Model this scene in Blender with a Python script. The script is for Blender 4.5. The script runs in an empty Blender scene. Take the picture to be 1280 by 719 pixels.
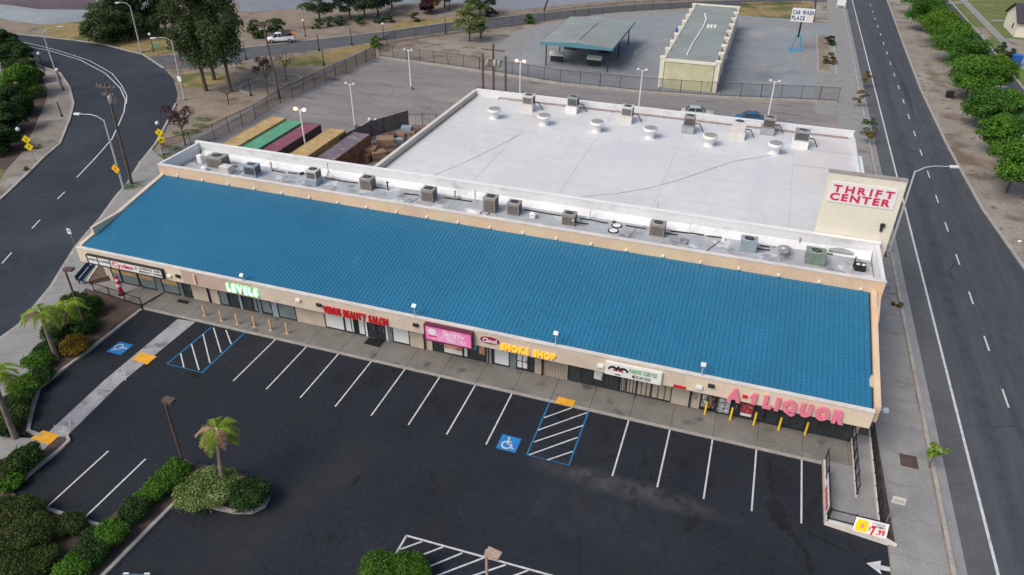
import bpy, bmesh, math, random
import numpy as np
from mathutils import Vector, Matrix
R = math.radians
random.seed(7); RNG = np.random.default_rng(7)
SC = bpy.context.scene
COL = SC.collection

# ------------------------------------------------------------------ camera
CP = np.array([34.43614, -40.04441, 37.03944]); PIT, YAW, ROL, FOC = 0.575, -0.32432, 0.00432, 910.25
_f = np.array([math.sin(YAW)*math.cos(PIT), math.cos(YAW)*math.cos(PIT), -math.sin(PIT)])
_r = np.array([math.cos(YAW), -math.sin(YAW), 0.]); _u = np.cross(_r, _f)
_c, _s = math.cos(ROL), math.sin(ROL)
CM = np.array([_c*_r+_s*_u, -_s*_r+_c*_u, _f])
cd = bpy.data.cameras.new('camera'); cam = bpy.data.objects.new('camera', cd); COL.objects.link(cam)
cam.matrix_world = Matrix(((CM[0][0], CM[1][0], -CM[2][0], CP[0]), (CM[0][1], CM[1][1], -CM[2][1], CP[1]),
                           (CM[0][2], CM[1][2], -CM[2][2], CP[2]), (0, 0, 0, 1)))
cd.sensor_width = 36; cd.lens = FOC/1280*36; cd.clip_end = 3000; cd.clip_start = 0.5
SC.camera = cam
SC.render.resolution_x = 1024; SC.render.resolution_y = 575

# ------------------------------------------------------------------ sky, sun, exposure (thin overcast, low light)
W = bpy.data.worlds.new('World'); SC.world = W; W.use_nodes = True
nt = W.node_tree; nt.nodes.clear()
sky = nt.nodes.new('ShaderNodeTexSky'); sky.sky_type = 'NISHITA'; sky.sun_disc = False
SUN_EL, SUN_AZ = R(48), R(215)     # azimuth clockwise from +Y
sky.sun_elevation = SUN_EL; sky.sun_rotation = SUN_AZ; sky.air_density = 1.0; sky.dust_density = 4.0; sky.ozone_density = 1.0
bg = nt.nodes.new('ShaderNodeBackground'); bg.inputs[1].default_value = 0.145
wo = nt.nodes.new('ShaderNodeOutputWorld'); nt.links.new(sky.outputs[0], bg.inputs[0]); nt.links.new(bg.outputs[0], wo.inputs[0])
sl = bpy.data.lights.new('sun', 'SUN'); sl.energy = 1.5; sl.angle = R(28); sl.color = (1, .95, .88)
so = bpy.data.objects.new('sun', sl); COL.objects.link(so)
sd = Vector((math.sin(SUN_AZ)*math.cos(SUN_EL), math.cos(SUN_AZ)*math.cos(SUN_EL), math.sin(SUN_EL)))
so.rotation_euler = sd.to_track_quat('Z', 'Y').to_euler(); so.location = sd*100
SC.view_settings.view_transform = 'Standard'; SC.view_settings.look = 'None'; SC.view_settings.gamma = 1
SC.view_settings.exposure = 0.05

# ------------------------------------------------------------------ geometry helpers
def at(px, py, z=0.):
    d = np.array([(px-640)/FOC, (359.5-py)/FOC, 1.])@CM
    t = (z-CP[2])/d[2]; p = CP+t*d
    return Vector((p[0], p[1], z))
def aty(px, py, Y):
    d = np.array([(px-640)/FOC, (359.5-py)/FOC, 1.])@CM
    t = (Y-CP[1])/d[1]; p = CP+t*d
    return Vector((p[0], Y, p[2]))
def pix(p):
    d = CM@(np.array(p)-CP); return 640+FOC*d[0]/d[2], 359.5-FOC*d[1]/d[2]
def tag(o, label=None, cat=None, group=None, kind=None):
    if label: o['label'] = label
    if cat: o['category'] = cat
    if group: o['group'] = group
    if kind: o['kind'] = kind
    return o
def thing(name, label, cat, loc=(0, 0, 0), rz=0., group=None):
    o = bpy.data.objects.new(name, None); COL.objects.link(o); o.location = loc; o.rotation_euler = (0, 0, rz)
    o.empty_display_size = .2
    return tag(o, label, cat, group)
def link(name, me, parent=None, loc=None, rz=None):
    o = bpy.data.objects.new(name, me); COL.objects.link(o)
    if parent: o.parent = parent
    if loc is not None: o.location = loc
    if rz is not None: o.rotation_euler = (0, 0, rz)
    return o
KIDS = {}
def copy_tree(o, parent=None):
    c = o.copy(); COL.objects.link(c); c.parent = parent
    for ch in [x for x in COL.objects if x.parent == o]: copy_tree(ch, c)
    return c
class MB:
    def __init__(s): s.v = []; s.f = []; s.m = []; s.sm = []
    def add(s, vs, fs, mi=0, smooth=False):
        n = len(s.v); s.v += [tuple(v) for v in vs]
        for f in fs: s.f.append([i+n for i in f]); s.m.append(mi); s.sm.append(smooth)
        return s
    def box(s, x0, y0, z0, x1, y1, z1, mi=0):
        return s.add([(x0, y0, z0), (x1, y0, z0), (x1, y1, z0), (x0, y1, z0), (x0, y0, z1), (x1, y0, z1), (x1, y1, z1), (x0, y1, z1)],
              [(0, 3, 2, 1), (4, 5, 6, 7), (0, 1, 5, 4), (1, 2, 6, 5), (2, 3, 7, 6), (3, 0, 4, 7)], mi)
    def cbox(s, x, y, z, w, d, h, mi=0, rz=0.):
        n = len(s.v); s.box(-w/2, -d/2, 0, w/2, d/2, h, mi); c, q = math.cos(rz), math.sin(rz)
        for i in range(n, len(s.v)):
            a, b, e = s.v[i]; s.v[i] = (x+a*c-b*q, y+a*q+b*c, z+e)
        return s
    def tube(s, p0, p1, r0, r1=None, n=8, mi=0, cap=True):
        r1 = r0 if r1 is None else r1
        p0 = Vector(p0); p1 = Vector(p1); d = (p1-p0).normalized()
        a = d.cross(Vector((0, 0, 1)) if abs(d.z) < .95 else Vector((1, 0, 0))).normalized(); b = d.cross(a)
        vs = [p+(a*math.cos(t)+b*math.sin(t))*r for p, r in ((p0, r0), (p1, r1)) for t in [2*math.pi*i/n for i in range(n)]]
        s.add(vs, [(i, (i+1) % n, n+(i+1) % n, n+i) for i in range(n)], mi, True)
        if cap: s.add(vs, [tuple(range(n))[::-1], tuple(range(n, 2*n))], mi)
        return s
    def path(s, pts, r, n=6, mi=0):
        for a, b in zip(pts, pts[1:]): s.tube(a, b, r, r, n, mi)
        return s
    def bar(s, p0, p1, w, h, mi=0):
        p0 = Vector(p0); p1 = Vector(p1); d = (p1-p0).normalized()
        a = d.cross(Vector((0, 0, 1))).normalized() if abs(d.z) < .95 else Vector((1, 0, 0)); b = a.cross(d)
        vs = [p+a*i*w/2+b*j*h/2 for p in (p0, p1) for i, j in ((-1, -1), (1, -1), (1, 1), (-1, 1))]
        return s.add(vs, [(0, 1, 5, 4), (1, 2, 6, 5), (2, 3, 7, 6), (3, 0, 4, 7), (3, 2, 1, 0), (4, 5, 6, 7)], mi)
    def prism(s, poly, z0, z1, mi=0):
        poly = [(p[0], p[1]) for p in poly]
        if sum(a[0]*b[1]-b[0]*a[1] for a, b in zip(poly, poly[1:]+poly[:1])) < 0: poly = poly[::-1]
        n = len(poly)
        s.add([(x, y, z1) for x, y in poly], [tuple(range(n))], mi)
        if z0 is not None:
            s.add([(x, y, z0) for x, y in poly]+[(x, y, z1) for x, y in poly],
                  [(i, (i+1) % n, n+(i+1) % n, n+i) for i in range(n)], mi)
        return s
    def lathe(s, x, y, z, prof, n=16, mi=0):
        vs = [(x+r*math.cos(2*math.pi*i/n), y+r*math.sin(2*math.pi*i/n), z+h) for r, h in prof for i in range(n)]
        k = len(prof)
        s.add(vs, [(j*n+i, j*n+(i+1) % n, (j+1)*n+(i+1) % n, (j+1)*n+i) for j in range(k-1) for i in range(n)], mi, True)
        s.add(vs, [tuple((k-1)*n+i for i in range(n))], mi)
        return s
    def mesh(s, name, mats):
        me = bpy.data.meshes.new(name); me.from_pydata(s.v, [], s.f)
        for m in (mats if isinstance(mats, (list, tuple)) else [mats]): me.materials.append(m)
        me.polygons.foreach_set('material_index', s.m); me.polygons.foreach_set('use_smooth', s.sm)
        me.update(); return me
    def build(s, name, mats, parent=None, loc=None, rz=None):
        return link(name, s.mesh(name, mats), parent, loc, rz)
def strip(pts, w):
    """polygon of a ribbon of width w along world points"""
    L, Rr = [], []
    for i, p in enumerate(pts):
        a = pts[max(0, i-1)]; b = pts[min(len(pts)-1, i+1)]
        d = Vector((b[0]-a[0], b[1]-a[1])).normalized(); n = Vector((-d.y, d.x))*w/2
        L.append((p[0]+n.x, p[1]+n.y)); Rr.append((p[0]-n.x, p[1]-n.y))
    return L, Rr
def ribbon(mb, pts, w, z, mi=0, z0=None):
    L, Q = strip(pts, w)
    for i in range(len(pts)-1):
        mb.prism([L[i], L[i+1], Q[i+1], Q[i]], z0, z, mi)
    return mb

# ------------------------------------------------------------------ materials
def _n(nt, t, **k):
    n = nt.nodes.new(t)
    for a, b in k.items(): setattr(n, a, b)
    return n
def mat(name, col, rough=.75, var=.12, scale=1.5, fine=0., metal=0., bump=0., emit=None, es=1., spots=None, spec=.3, stretch=None, detail=5., tint=None):
    m = bpy.data.materials.new(name); m.use_nodes = True; t = m.node_tree; b = t.nodes['Principled BSDF']
    b.inputs['Roughness'].default_value = rough; b.inputs['Metallic'].default_value = metal
    b.inputs['Specular IOR Level'].default_value = spec
    if emit:
        b.inputs['Emission Color'].default_value = (*emit, 1); b.inputs['Emission Strength'].default_value = es
    c = (*col, 1)
    if var <= 0: b.inputs['Base Color'].default_value = c; return m
    tc = _n(t, 'ShaderNodeTexCoord'); src = tc.outputs['Object']
    if stretch:
        mp = _n(t, 'ShaderNodeMapping'); mp.inputs['Scale'].default_value = stretch; t.links.new(src, mp.inputs[0]); src = mp.outputs[0]
    no = _n(t, 'ShaderNodeTexNoise'); no.inputs['Scale'].default_value = scale; no.inputs['Detail'].default_value = detail; no.inputs['Roughness'].default_value = .6
    t.links.new(src, no.inputs['Vector'])
    cr = _n(t, 'ShaderNodeValToRGB'); cr.color_ramp.elements[0].position = .3; cr.color_ramp.elements[1].position = .7
    lo = [x*(1-var) for x in col]; hi = [min(1, x*(1+var)) for x in col]
    if tint: hi = [min(1, a*(1-var)+b2*var) for a, b2 in zip(hi, tint)]
    cr.color_ramp.elements[0].color = (*lo, 1); cr.color_ramp.elements[1].color = (*hi, 1)
    t.links.new(no.outputs[0], cr.inputs[0]); out = cr.outputs[0]
    if fine:
        n2 = _n(t, 'ShaderNodeTexNoise'); n2.inputs['Scale'].default_value = scale*14; n2.inputs['Detail'].default_value = 3; t.links.new(src, n2.inputs['Vector'])
        mx = _n(t, 'ShaderNodeMix', data_type='RGBA', blend_type='MULTIPLY'); mx.inputs[0].default_value = 1
        r2 = _n(t, 'ShaderNodeMapRange'); r2.inputs[1].default_value = .3; r2.inputs[2].default_value = .7; r2.inputs[3].default_value = 1-fine; r2.inputs[4].default_value = 1+fine
        t.links.new(n2.outputs[0], r2.inputs[0]); t.links.new(out, mx.inputs[6]); t.links.new(r2.outputs[0], mx.inputs[7]); out = mx.outputs[2]
    for sp in (spots or []):
        scol, sscale, th, soft = sp[:4]
        n3 = _n(t, 'ShaderNodeTexNoise'); n3.inputs['Scale'].default_value = sscale; n3.inputs['Detail'].default_value = 4
        v = tc.outputs['Object']
        mp = _n(t, 'ShaderNodeMapping'); mp.inputs['Location'].default_value = (sscale*37, 11, 3); mp.inputs['Scale'].default_value = sp[4] if len(sp) > 4 else (1, 1, 1)
        t.links.new(v, mp.inputs[0]); t.links.new(mp.outputs[0], n3.inputs['Vector'])
        r3 = _n(t, 'ShaderNodeMapRange'); r3.inputs[1].default_value = th; r3.inputs[2].default_value = th+soft; t.links.new(n3.outputs[0], r3.inputs[0])
        mx = _n(t, 'ShaderNodeMix', data_type='RGBA'); t.links.new(r3.outputs[0], mx.inputs[0]); t.links.new(out, mx.inputs[6]); mx.inputs[7].default_value = (*scol, 1); out = mx.outputs[2]
    t.links.new(out, b.inputs['Base Color'])
    if bump:
        bp = _n(t, 'ShaderNodeBump'); bp.inputs['Strength'].default_value = bump; bp.inputs['Distance'].default_value = .03
        n4 = _n(t, 'ShaderNodeTexNoise'); n4.inputs['Scale'].default_value = scale*8; t.links.new(src, n4.inputs['Vector'])
        t.links.new(n4.outputs[0], bp.inputs['Height']); t.links.new(bp.outputs[0], b.inputs['Normal'])
    return m
def leafmat(name, dark, mid, light):
    m = bpy.data.materials.new(name); m.use_nodes = True; t = m.node_tree; b = t.nodes['Principled BSDF']
    g = _n(t, 'ShaderNodeNewGeometry'); cr = _n(t, 'ShaderNodeValToRGB'); e = cr.color_ramp.elements
    e[0].position = 0; e[0].color = (*dark, 1); e[1].position = 1; e[1].color = (*light, 1)
    x = e.new(.5); x.color = (*mid, 1)
    tc = _n(t, 'ShaderNodeTexCoord'); no = _n(t, 'ShaderNodeTexNoise'); no.inputs['Scale'].default_value = .9; no.inputs['Detail'].default_value = 2
    t.links.new(tc.outputs['Object'], no.inputs['Vector'])
    ma = _n(t, 'ShaderNodeMath', operation='MULTIPLY_ADD'); ma.inputs[1].default_value = .55
    mb = _n(t, 'ShaderNodeMath', operation='MULTIPLY_ADD'); mb.inputs[1].default_value = 1.1; mb.inputs[2].default_value = -.32
    t.links.new(no.outputs[0], mb.inputs[0]); t.links.new(g.outputs['Random Per Island'], ma.inputs[0]); t.links.new(mb.outputs[0], ma.inputs[2])
    t.links.new(ma.outputs[0], cr.inputs[0]); t.links.new(cr.outputs[0], b.inputs['Base Color'])
    b.inputs['Roughness'].default_value = .6; b.inputs['Specular IOR Level'].default_value = .25
    tr = _n(t, 'ShaderNodeBsdfTranslucent'); t.links.new(cr.outputs[0], tr.inputs[0]); ms = _n(t, 'ShaderNodeMixShader'); ms.inputs[0].default_value = .3
    t.links.new(b.outputs[0], ms.inputs[1]); t.links.new(tr.outputs[0], ms.inputs[2]); t.links.new(ms.outputs[0], t.nodes['Material Output'].inputs[0])
    return m

M = {}
M['lot'] = mat('lot_asphalt', (.0165, .0198, .0275), .85, .18, .22, .22, spots=[((.028, .03, .034), .1, .6, .2), ((.019, .0195, .023), .35, .58, .12, (1, .5, 1)), ((.011, .012, .015), .5, .66, .05, (1.3, .6, 1)), ((.07, .07, .07), 2.2, .76, .02)])
M['road'] = mat('road_asphalt', (.068, .075, .087), .85, .14, .16, .14, stretch=(1, .12, 1), spots=[((.043, .047, .056), .55, .56, .14, (1, .04, 1)), ((.085, .09, .1), .3, .62, .12, (1, .05, 1))])
M['roadL'] = mat('left_road_asphalt', (.031, .038, .05), .85, .18, .12, .15, spots=[((.05, .058, .07), .09, .55, .2), ((.02, .024, .03), .4, .66, .08)])
M['shoulder'] = mat('shoulder_asphalt', (.1, .106, .114), .9, .14, .3, .12)
M['backlot'] = mat('old_asphalt', (.225, .212, .208), .9, .14, .2, .12, stretch=(.35, 1.6, 1), spots=[((.30, .265, .235), .12, .58, .12, (.5, 1.4, 1)), ((.15, .146, .15), .3, .6, .08, (.5, 1.8, 1)), ((.11, .11, .115), .16, .64, .06, (.6, 1.6, 1))])
M['cwlot'] = mat('worn_concrete_lot', (.25, .27, .285), .9, .12, .15, .08, spots=[((.18, .195, .21), .07, .57, .14), ((.34, .34, .33), .1, .6, .1)])
M['conc'] = mat('concrete', (.275, .272, .262), .9, .12, .6, .12, spots=[((.15, .148, .14), .5, .64, .1)])
M['conc_dk'] = mat('walkway_concrete', (.2, .19, .174), .9, .18, .5, .12, spots=[((.1, .097, .092), .7, .6, .14), ((.235, .225, .2), .35, .64, .1)])
M['kerb'] = mat('kerb_concrete', (.36, .34, .31), .9, .18, 1.2, .15)
M['gutter'] = mat('gutter_concrete', (.26, .26, .255), .9, .14, .8, .1)
M['dirt'] = mat('bare_dirt', (.245, .2, .155), .95, .2, .25, .25, spots=[((.16, .115, .085), .3, .56, .14), ((.12, .125, .06), .16, .66, .07)])
M['dirt_pale'] = mat('pale_dirt', (.28, .25, .21), .95, .2, .25, .2, spots=[((.17, .125, .095), .22, .54, .12), ((.13, .1, .075), 1.1, .62, .08)])
M['mulch'] = mat('mulch', (.085, .06, .05), .95, .3, 1.2, .35, bump=.5)
M['drygrass'] = mat('dry_grass', (.26, .2, .085), .95, .25, .5, .3, spots=[((.11, .13, .04), .2, .53, .1)])
M['lawn'] = mat('lawn', (.13, .16, .05), .95, .25, .6, .3, spots=[((.22, .19, .09), .25, .57, .12)])
M['white_paint'] = mat('white_road_paint', (.56, .56, .55), .7, .2, 2.5, .25, spots=[((.2, .2, .2), 3., .66, .08)])
M['blue_paint'] = mat('blue_road_paint', (.02, .17, .36), .7, .2, 2, .2)
M['yellow_pad'] = mat('yellow_dome_pad', (.75, .38, .03), .7, .15, 2, .2)
M['tile'] = mat('blue_roof_tile', (.027, .172, .30), .45, .07, .2, .05, spec=.35, spots=[((.02, .15, .275), .07, .5, .25), ((.045, .2, .32), .35, .64, .15, (1, .12, 1)), ((.02, .135, .25), .22, .6, .2, (1, .3, 1)), ((.018, .125, .22), .8, .72, .05, (1, .3, 1))])
M['peach'] = mat('peach_stucco', (.68, .50, .34), .9, .08, .35, .06, bump=.15, spots=[((.68, .56, .37), .25, .52, .2), ((.62, .44, .33), .45, .6, .15), ((.5, .38, .28), 1.5, .7, .08)])
M['tan'] = mat('tan_stucco', (.60, .51, .41), .9, .1, .6, .08, bump=.15)
M['pinktan'] = mat('pink_brown_stucco', (.50, .375, .32), .9, .1, .8, .1, bump=.15)
M['greytan'] = mat('grey_tan_stucco', (.46, .40, .34), .9, .12, .7, .1, bump=.15)
M['cap'] = mat('white_metal_edge', (.66, .62, .57), .6, .12, .8, .08)
M['creamtan'] = mat('cream_tan_stucco', (.69, .59, .45), .9, .07, .6, .06, bump=.15)
M['white'] = mat('white_painted', (.78, .78, .77), .5, .06, 1, .04)
M['whitewall'] = mat('white_roof_coating', (.70, .71, .71), .7, .08, .25, .05, spots=[((.5, .52, .53), .5, .58, .14, (1, .3, 2)), ((.36, .37, .38), 1.1, .7, .06, (1, 1, .3))])
M['bigroof'] = mat('pale_roof_membrane', (.625, .63, .62), .65, .08, .06, .05, spots=[((.56, .57, .61), .05, .52, .2), ((.6, .56, .55), .08, .66, .12), ((.5, .51, .53), .4, .72, .05), ((.58, .59, .62), .25, .6, .1, (1, .15, 1))])
M['seam'] = mat('roof_seam', (.5, .51, .54), .7, .06, 1)
M['mezz'] = mat('service_roof_coating', (.40, .42, .44), .7, .18, .5, .14, spots=[((.6, .62, .63), .7, .6, .05), ((.22, .24, .26), .6, .56, .1), ((.1, .1, .11), 1.4, .68, .04, (.5, 1.4, 1))])
M['cream'] = mat('cream_wall', (.74, .70, .585), .85, .06, .3, .03)
M['cwall'] = mat('yellowed_block_wall', (.56, .54, .36), .85, .15, .5, .08)
M['cwroof'] = mat('green_grey_roof', (.26, .29, .27), .7, .12, .2, .1)
M['cwtrim'] = mat('teal_trim', (.1, .25, .31), .6, .1, 1)
M['black'] = mat('black_metal', (.02, .02, .022), .5, .1, 3)
M['dark'] = mat('dark_frame', (.035, .036, .04), .45, .1, 3)
M['glass'] = mat('dark_shop_glass', (.035, .045, .05), .12, .3, 1.2, 0, spec=.6)
M['glassgrey'] = mat('grey_tinted_glass', (.17, .215, .225), .15, .2, 1., 0, spec=.6)
M['blind'] = mat('tan_blind', (.62, .42, .19), .6, .12, .8)
M['whitepanel'] = mat('white_window_film', (.72, .74, .75), .45, .05, 1)
M['siding'] = mat('tan_siding', (.42, .36, .29), .8, .12, 2)
M['block'] = mat('tan_block', (.56, .48, .38), .9, .12, .8, .1)
M['galv'] = mat('galvanised_metal', (.42, .44, .45), .45, .12, 1.5, .05, metal=.5)
M['galvl'] = mat('pale_pole', (.55, .56, .56), .5, .08, 2, metal=.2)
M['acgrey'] = mat('weathered_ac_grey', (.33, .30, .28), .6, .15, 1.5, .1)
M['acdark'] = mat('dark_louvre', (.13, .115, .105), .6, .2, 3)
M['actan'] = mat('weathered_ac_tan', (.33, .30, .265), .6, .15, 1.5, .1)
M['acwhite'] = mat('cream_ac_casing', (.64, .62, .58), .55, .1, 1.5, .05)
M['acblue'] = mat('blue_grey_casing', (.30, .38, .42), .5, .12, 1.5, .05)
M['acgreen'] = mat('green_grey_casing', (.21, .27, .22), .6, .2, 1.5, .1)
M['rust'] = mat('rusty_brown', (.17, .085, .06), .85, .35, 1.2, .2)
M['wood'] = mat('weathered_wood', (.14, .10, .08), .9, .25, 1.5, .2)
M['cardboard'] = mat('cardboard_brown', (.29, .19, .125), .85, .3, 1.5, .1)
M['brownpole'] = mat('brown_pole', (.11, .075, .062), .6, .15, 3)
M['brownpole2'] = mat('faded_brown_pole', (.42, .30, .24), .7, .15, 3)
M['yellow'] = mat('yellow_paint', (.85, .58, .04), .5, .08, 3)
M['faded_yellow'] = mat('faded_yellow_paint', (.68, .45, .22), .6, .15, 4)
M['signyellow'] = mat('sign_yellow', (.9, .68, .0), .45, .04, 3)
M['signorange'] = mat('sign_orange_yellow', (.9, .45, .01), .45, .04, 3)
M['red'] = mat('red', (.62, .02, .03), .45, .06, 3)
M['pinkred'] = mat('rose_red', (.62, .03, .10), .5, .06, 3)
M['lpink'] = mat('letter_pink', (.80, .22, .32), .5, .06, 3)
M['green'] = mat('sign_green', (.06, .38, .12), .5, .06, 3)
M['orange'] = mat('orange', (.9, .22, .03), .5, .08, 3)
M['rubber'] = mat('rubber', (.018, .018, .02), .8, .2, 3)
M['chrome'] = mat('steel_rim', (.5, .5, .52), .3, .05, 3, metal=.8)
M['bark'] = mat('bark', (.12, .095, .075), .95, .3, 2., .3, bump=.6)
M['palmbark'] = mat('palm_trunk', (.20, .165, .14), .95, .3, 3., .3, bump=.6)
M['pinktrunk'] = mat('pale_trunk', (.3, .23, .19), .95, .3, 3., .3)
M['cablack'] = mat('black_rubber_line', (.03, .03, .03), .8, .2, 2)
M['field'] = mat('purple_brown_field', (.12, .09, .10), .95, .25, .06, .15)
M['bank'] = mat('bank_concrete', (.25, .28, .30), .9, .12, .1, .08)
M['band'] = mat('grey_blue_channel', (.215, .235, .265), .8, .1, .05, .06)
M['blue'] = mat('blue_plastic', (.02, .12, .42), .5, .08, 3)
L_tree = leafmat('street_tree_leaves', (.03, .1, .014), (.08, .21, .022), (.17, .35, .04))
L_dark = leafmat('eucalyptus_leaves', (.028, .055, .024), (.072, .115, .042), (.15, .19, .075))
L_shrub = leafmat('shrub_leaves', (.01, .032, .008), (.028, .074, .014), (.07, .148, .024))
L_bright = leafmat('bright_shrub_leaves', (.028, .08, .01), (.075, .19, .016), (.16, .32, .03))
L_yel = leafmat('yellow_shrub_leaves', (.06, .05, .01), (.2, .14, .015), (.5, .3, .03))
L_flower = leafmat('pale_flowering_leaves', (.05, .1, .02), (.16, .25, .05), (.5, .5, .3))
L_olive = leafmat('olive_shrub_leaves', (.025, .04, .01), (.062, .088, .018), (.11, .15, .03))
L_tree2 = leafmat('yellower_street_tree_leaves', (.03, .085, .01), (.085, .2, .015), (.2, .34, .03))
L_tree3 = leafmat('deeper_street_tree_leaves', (.022, .08, .014), (.06, .165, .022), (.13, .28, .035))
L_sap = leafmat('sapling_leaves', (.1, .19, .02), (.2, .34, .04), (.36, .48, .08))
L_far = leafmat('hazy_leaves', (.035, .05, .035), (.07, .1, .06), (.13, .17, .1))
L_dry = leafmat('dry_leaves', (.08, .06, .02), (.19, .14, .05), (.28, .22, .1))
L_red = leafmat('dark_red_leaves', (.03, .018, .018), (.07, .035, .04), (.11, .06, .06))
L_palm = leafmat('palm_leaves', (.08, .16, .012), (.22, .34, .025), (.5, .56, .07))
L_palmdry = leafmat('dry_palm_leaves', (.2, .13, .06), (.36, .24, .13), (.5, .36, .24))

# ------------------------------------------------------------------ foliage
def leaf_cloud(name, clumps, n, size, m, seed=0, shell=.55, flat=.35):
    r = np.random.default_rng(seed)
    C = np.array([c[0] for c in clumps], float); Rd = np.array([c[1] if hasattr(c[1], '__len__') else (c[1],)*3 for c in clumps], float)
    w = Rd.prod(1)**(2/3); idx = r.choice(len(clumps), n, p=w/w.sum())
    d = r.normal(size=(n, 3)); d /= np.linalg.norm(d, axis=1)[:, None]; d[:, 2] = np.where(d[:, 2] < -.35, -d[:, 2], d[:, 2])
    rad = shell+(1-shell)*r.random(n)**.7; rad *= 1+.16*r.normal(size=n)*(r.random(n) < .35)
    P = C[idx]+d*Rd[idx]*rad[:, None]
    nn = d*(1-flat)+r.normal(size=(n, 3))*.55; nn[:, 2] += .25; nn /= np.linalg.norm(nn, axis=1)[:, None]
    a = np.cross(nn, r.normal(size=(n, 3))); a /= np.linalg.norm(a, axis=1)[:, None]; b = np.cross(nn, a)
    s = size*(.6+.8*r.random(n))[:, None]
    V = np.stack([P-a*s, P-b*s*.55+nn*s*.12, P+a*s, P+b*s*.55+nn*s*.12], 1).reshape(-1, 3)
    me = bpy.data.meshes.new(name); me.vertices.add(4*n); me.vertices.foreach_set('co', V.ravel())
    me.loops.add(4*n); me.loops.foreach_set('vertex_index', np.arange(4*n)); me.polygons.add(n)
    me.polygons.foreach_set('loop_start', np.arange(n)*4); me.polygons.foreach_set('loop_total', np.full(n, 4))
    me.materials.append(m); me.update(calc_edges=True); return me
def clumps_dome(rng, n, R0, h0, h1, rc):
    out = []
    for i in range(n):
        a = rng.uniform(0, 6.283); u = rng.random()**.5; z = rng.uniform(0, 1)
        rr = R0*u*math.sqrt(max(.1, 1-(z*.85)**2))
        out.append(((rr*math.cos(a), rr*math.sin(a), h0+(h1-h0)*z), rc*rng.uniform(.7, 1.15)))
    return out
def trunk_mesh(name, H, r0, limbs, m, lean=(0, 0), seed=0):
    rng = random.Random(seed); b = MB(); pts = []
    for k in range(5):
        t = k/4; pts.append(Vector((lean[0]*t*t+rng.uniform(-.05, .05)*H*.15, lean[1]*t*t+rng.uniform(-.05, .05)*H*.15, H*t)))
    pts[0] = Vector((0, 0, -.05))
    for k in range(4): b.tube(pts[k], pts[k+1], r0*(1-.13*k), r0*(1-.13*(k+1)), 8)
    for (h, a, l, up) in limbs:
        p = pts[min(3, int(h*4))].lerp(pts[min(4, int(h*4)+1)], h*4-int(h*4)); q = p+Vector((math.cos(a)*l*.55, math.sin(a)*l*.55, up*.6)); e = q+Vector((math.cos(a+.3)*l*.5, math.sin(a+.3)*l*.5, up*.6))
        b.tube(p, q, r0*.5, r0*.32, 6); b.tube(q, e, r0*.32, r0*.12, 6)
    return b.mesh(name, m)
# ================================================================== THE SETTING
def A(pts, z=0.): return [(at(x, y, z).x, at(x, y, z).y) for x, y in pts]
def sheet(name, poly, z, m, kind='structure', parent=None):
    b = MB(); b.prism(poly, None, z); o = b.build(name, m, parent)
    if not parent: tag(o, kind=kind)
    return o
def slab_top(name, poly, z, m, parent=None, z0=-.05):
    b = MB(); b.prism(poly, z0, z); o = b.build(name, m, parent)
    if not parent: tag(o, kind='structure')
    return o
def clip(poly, p, n):
    out = []; k = len(poly)
    for i in range(k):
        a, b = poly[i], poly[(i+1) % k]
        da = (a[0]-p[0])*n[0]+(a[1]-p[1])*n[1]; db = (b[0]-p[0])*n[0]+(b[1]-p[1])*n[1]
        if da >= 0: out.append(a)
        if (da >= 0) != (db >= 0):
            t = da/(da-db); out.append((a[0]+t*(b[0]-a[0]), a[1]+t*(b[1]-a[1])))
    return out
def slabs(parent, poly, o, d, step, z, mats, n0, n1, gap=.035, two=None):
    """cut a pavement polygon into paving slabs across direction d, each slab its own part"""
    L = math.hypot(*d); d = (d[0]/L, d[1]/L); e = (-d[1], d[0])
    for i in range(n0, n1):
        q = clip(poly, (o[0]+d[0]*(i*step+gap/2), o[1]+d[1]*(i*step+gap/2)), d)
        q = clip(q, (o[0]+d[0]*((i+1)*step-gap/2), o[1]+d[1]*((i+1)*step-gap/2)), (-d[0], -d[1])) if len(q) > 2 else q
        if len(q) < 3: continue
        for s in ((1, -1) if two is not None else (0,)):
            w = clip(q, (o[0]+e[0]*(two+s*gap/2), o[1]+e[1]*(two+s*gap/2)), (e[0]*s, e[1]*s)) if s else q
            if len(w) < 3: continue
            b = MB(); b.prism(w, z-.12, z+random.uniform(-.004, .004)); b.build('paving_slab', mats[int(random.random()*len(mats))], parent)

sheet('ground', [(-900, -300), (900, -300), (900, 1500), (-900, 1500)], 0, M['dirt'])
# --- left road and its markings
outerL = [(-90, 38), (0, 41), (50, 46), (95, 51), (130, 56), (160, 64), (178, 68), (205, 86), (217, 99), (222, 118), (220, 130), (210, 152), (195, 180), (175, 205), (160, 230), (145, 247), (125, 275), (107, 295), (95, 310), (75, 342), (64, 360), (25, 407), (0, 425), (-70, 480)]
innerL = [(-110, 46), (-40, 51), (0, 58), (30, 67), (46, 81), (75, 92), (87, 110), (92, 130), (87, 150), (75, 180), (55, 197), (32, 220), (12, 239), (0, 250), (-60, 290), (-120, 340)]
road_left = sheet('curved_road', A(outerL)+A(innerL)[::-1], .012, M['roadL'])
mk = MB()
def rib_px(mb, pts, w, z): ribbon(mb, [at(x, y) for x, y in pts], w, z)
rib_px(mk, [(0, 50), (25, 56), (60, 63), (100, 75), (132, 92), (150, 110), (157, 125), (155, 140), (150, 152)], .16, .02)
rib_px(mk, [(18, 51), (40, 55), (75, 64), (112, 76), (140, 92), (152, 107), (158.5, 120), (158, 130)], .14, .02)
mk.build('centre_line', M['white_paint'], road_left)
b = MB(); rib_px(b, [(150, 152), (140, 174), (118, 199), (96, 222)], .16, .02); b.build('lane_line', M['white_paint'], road_left)
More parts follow.
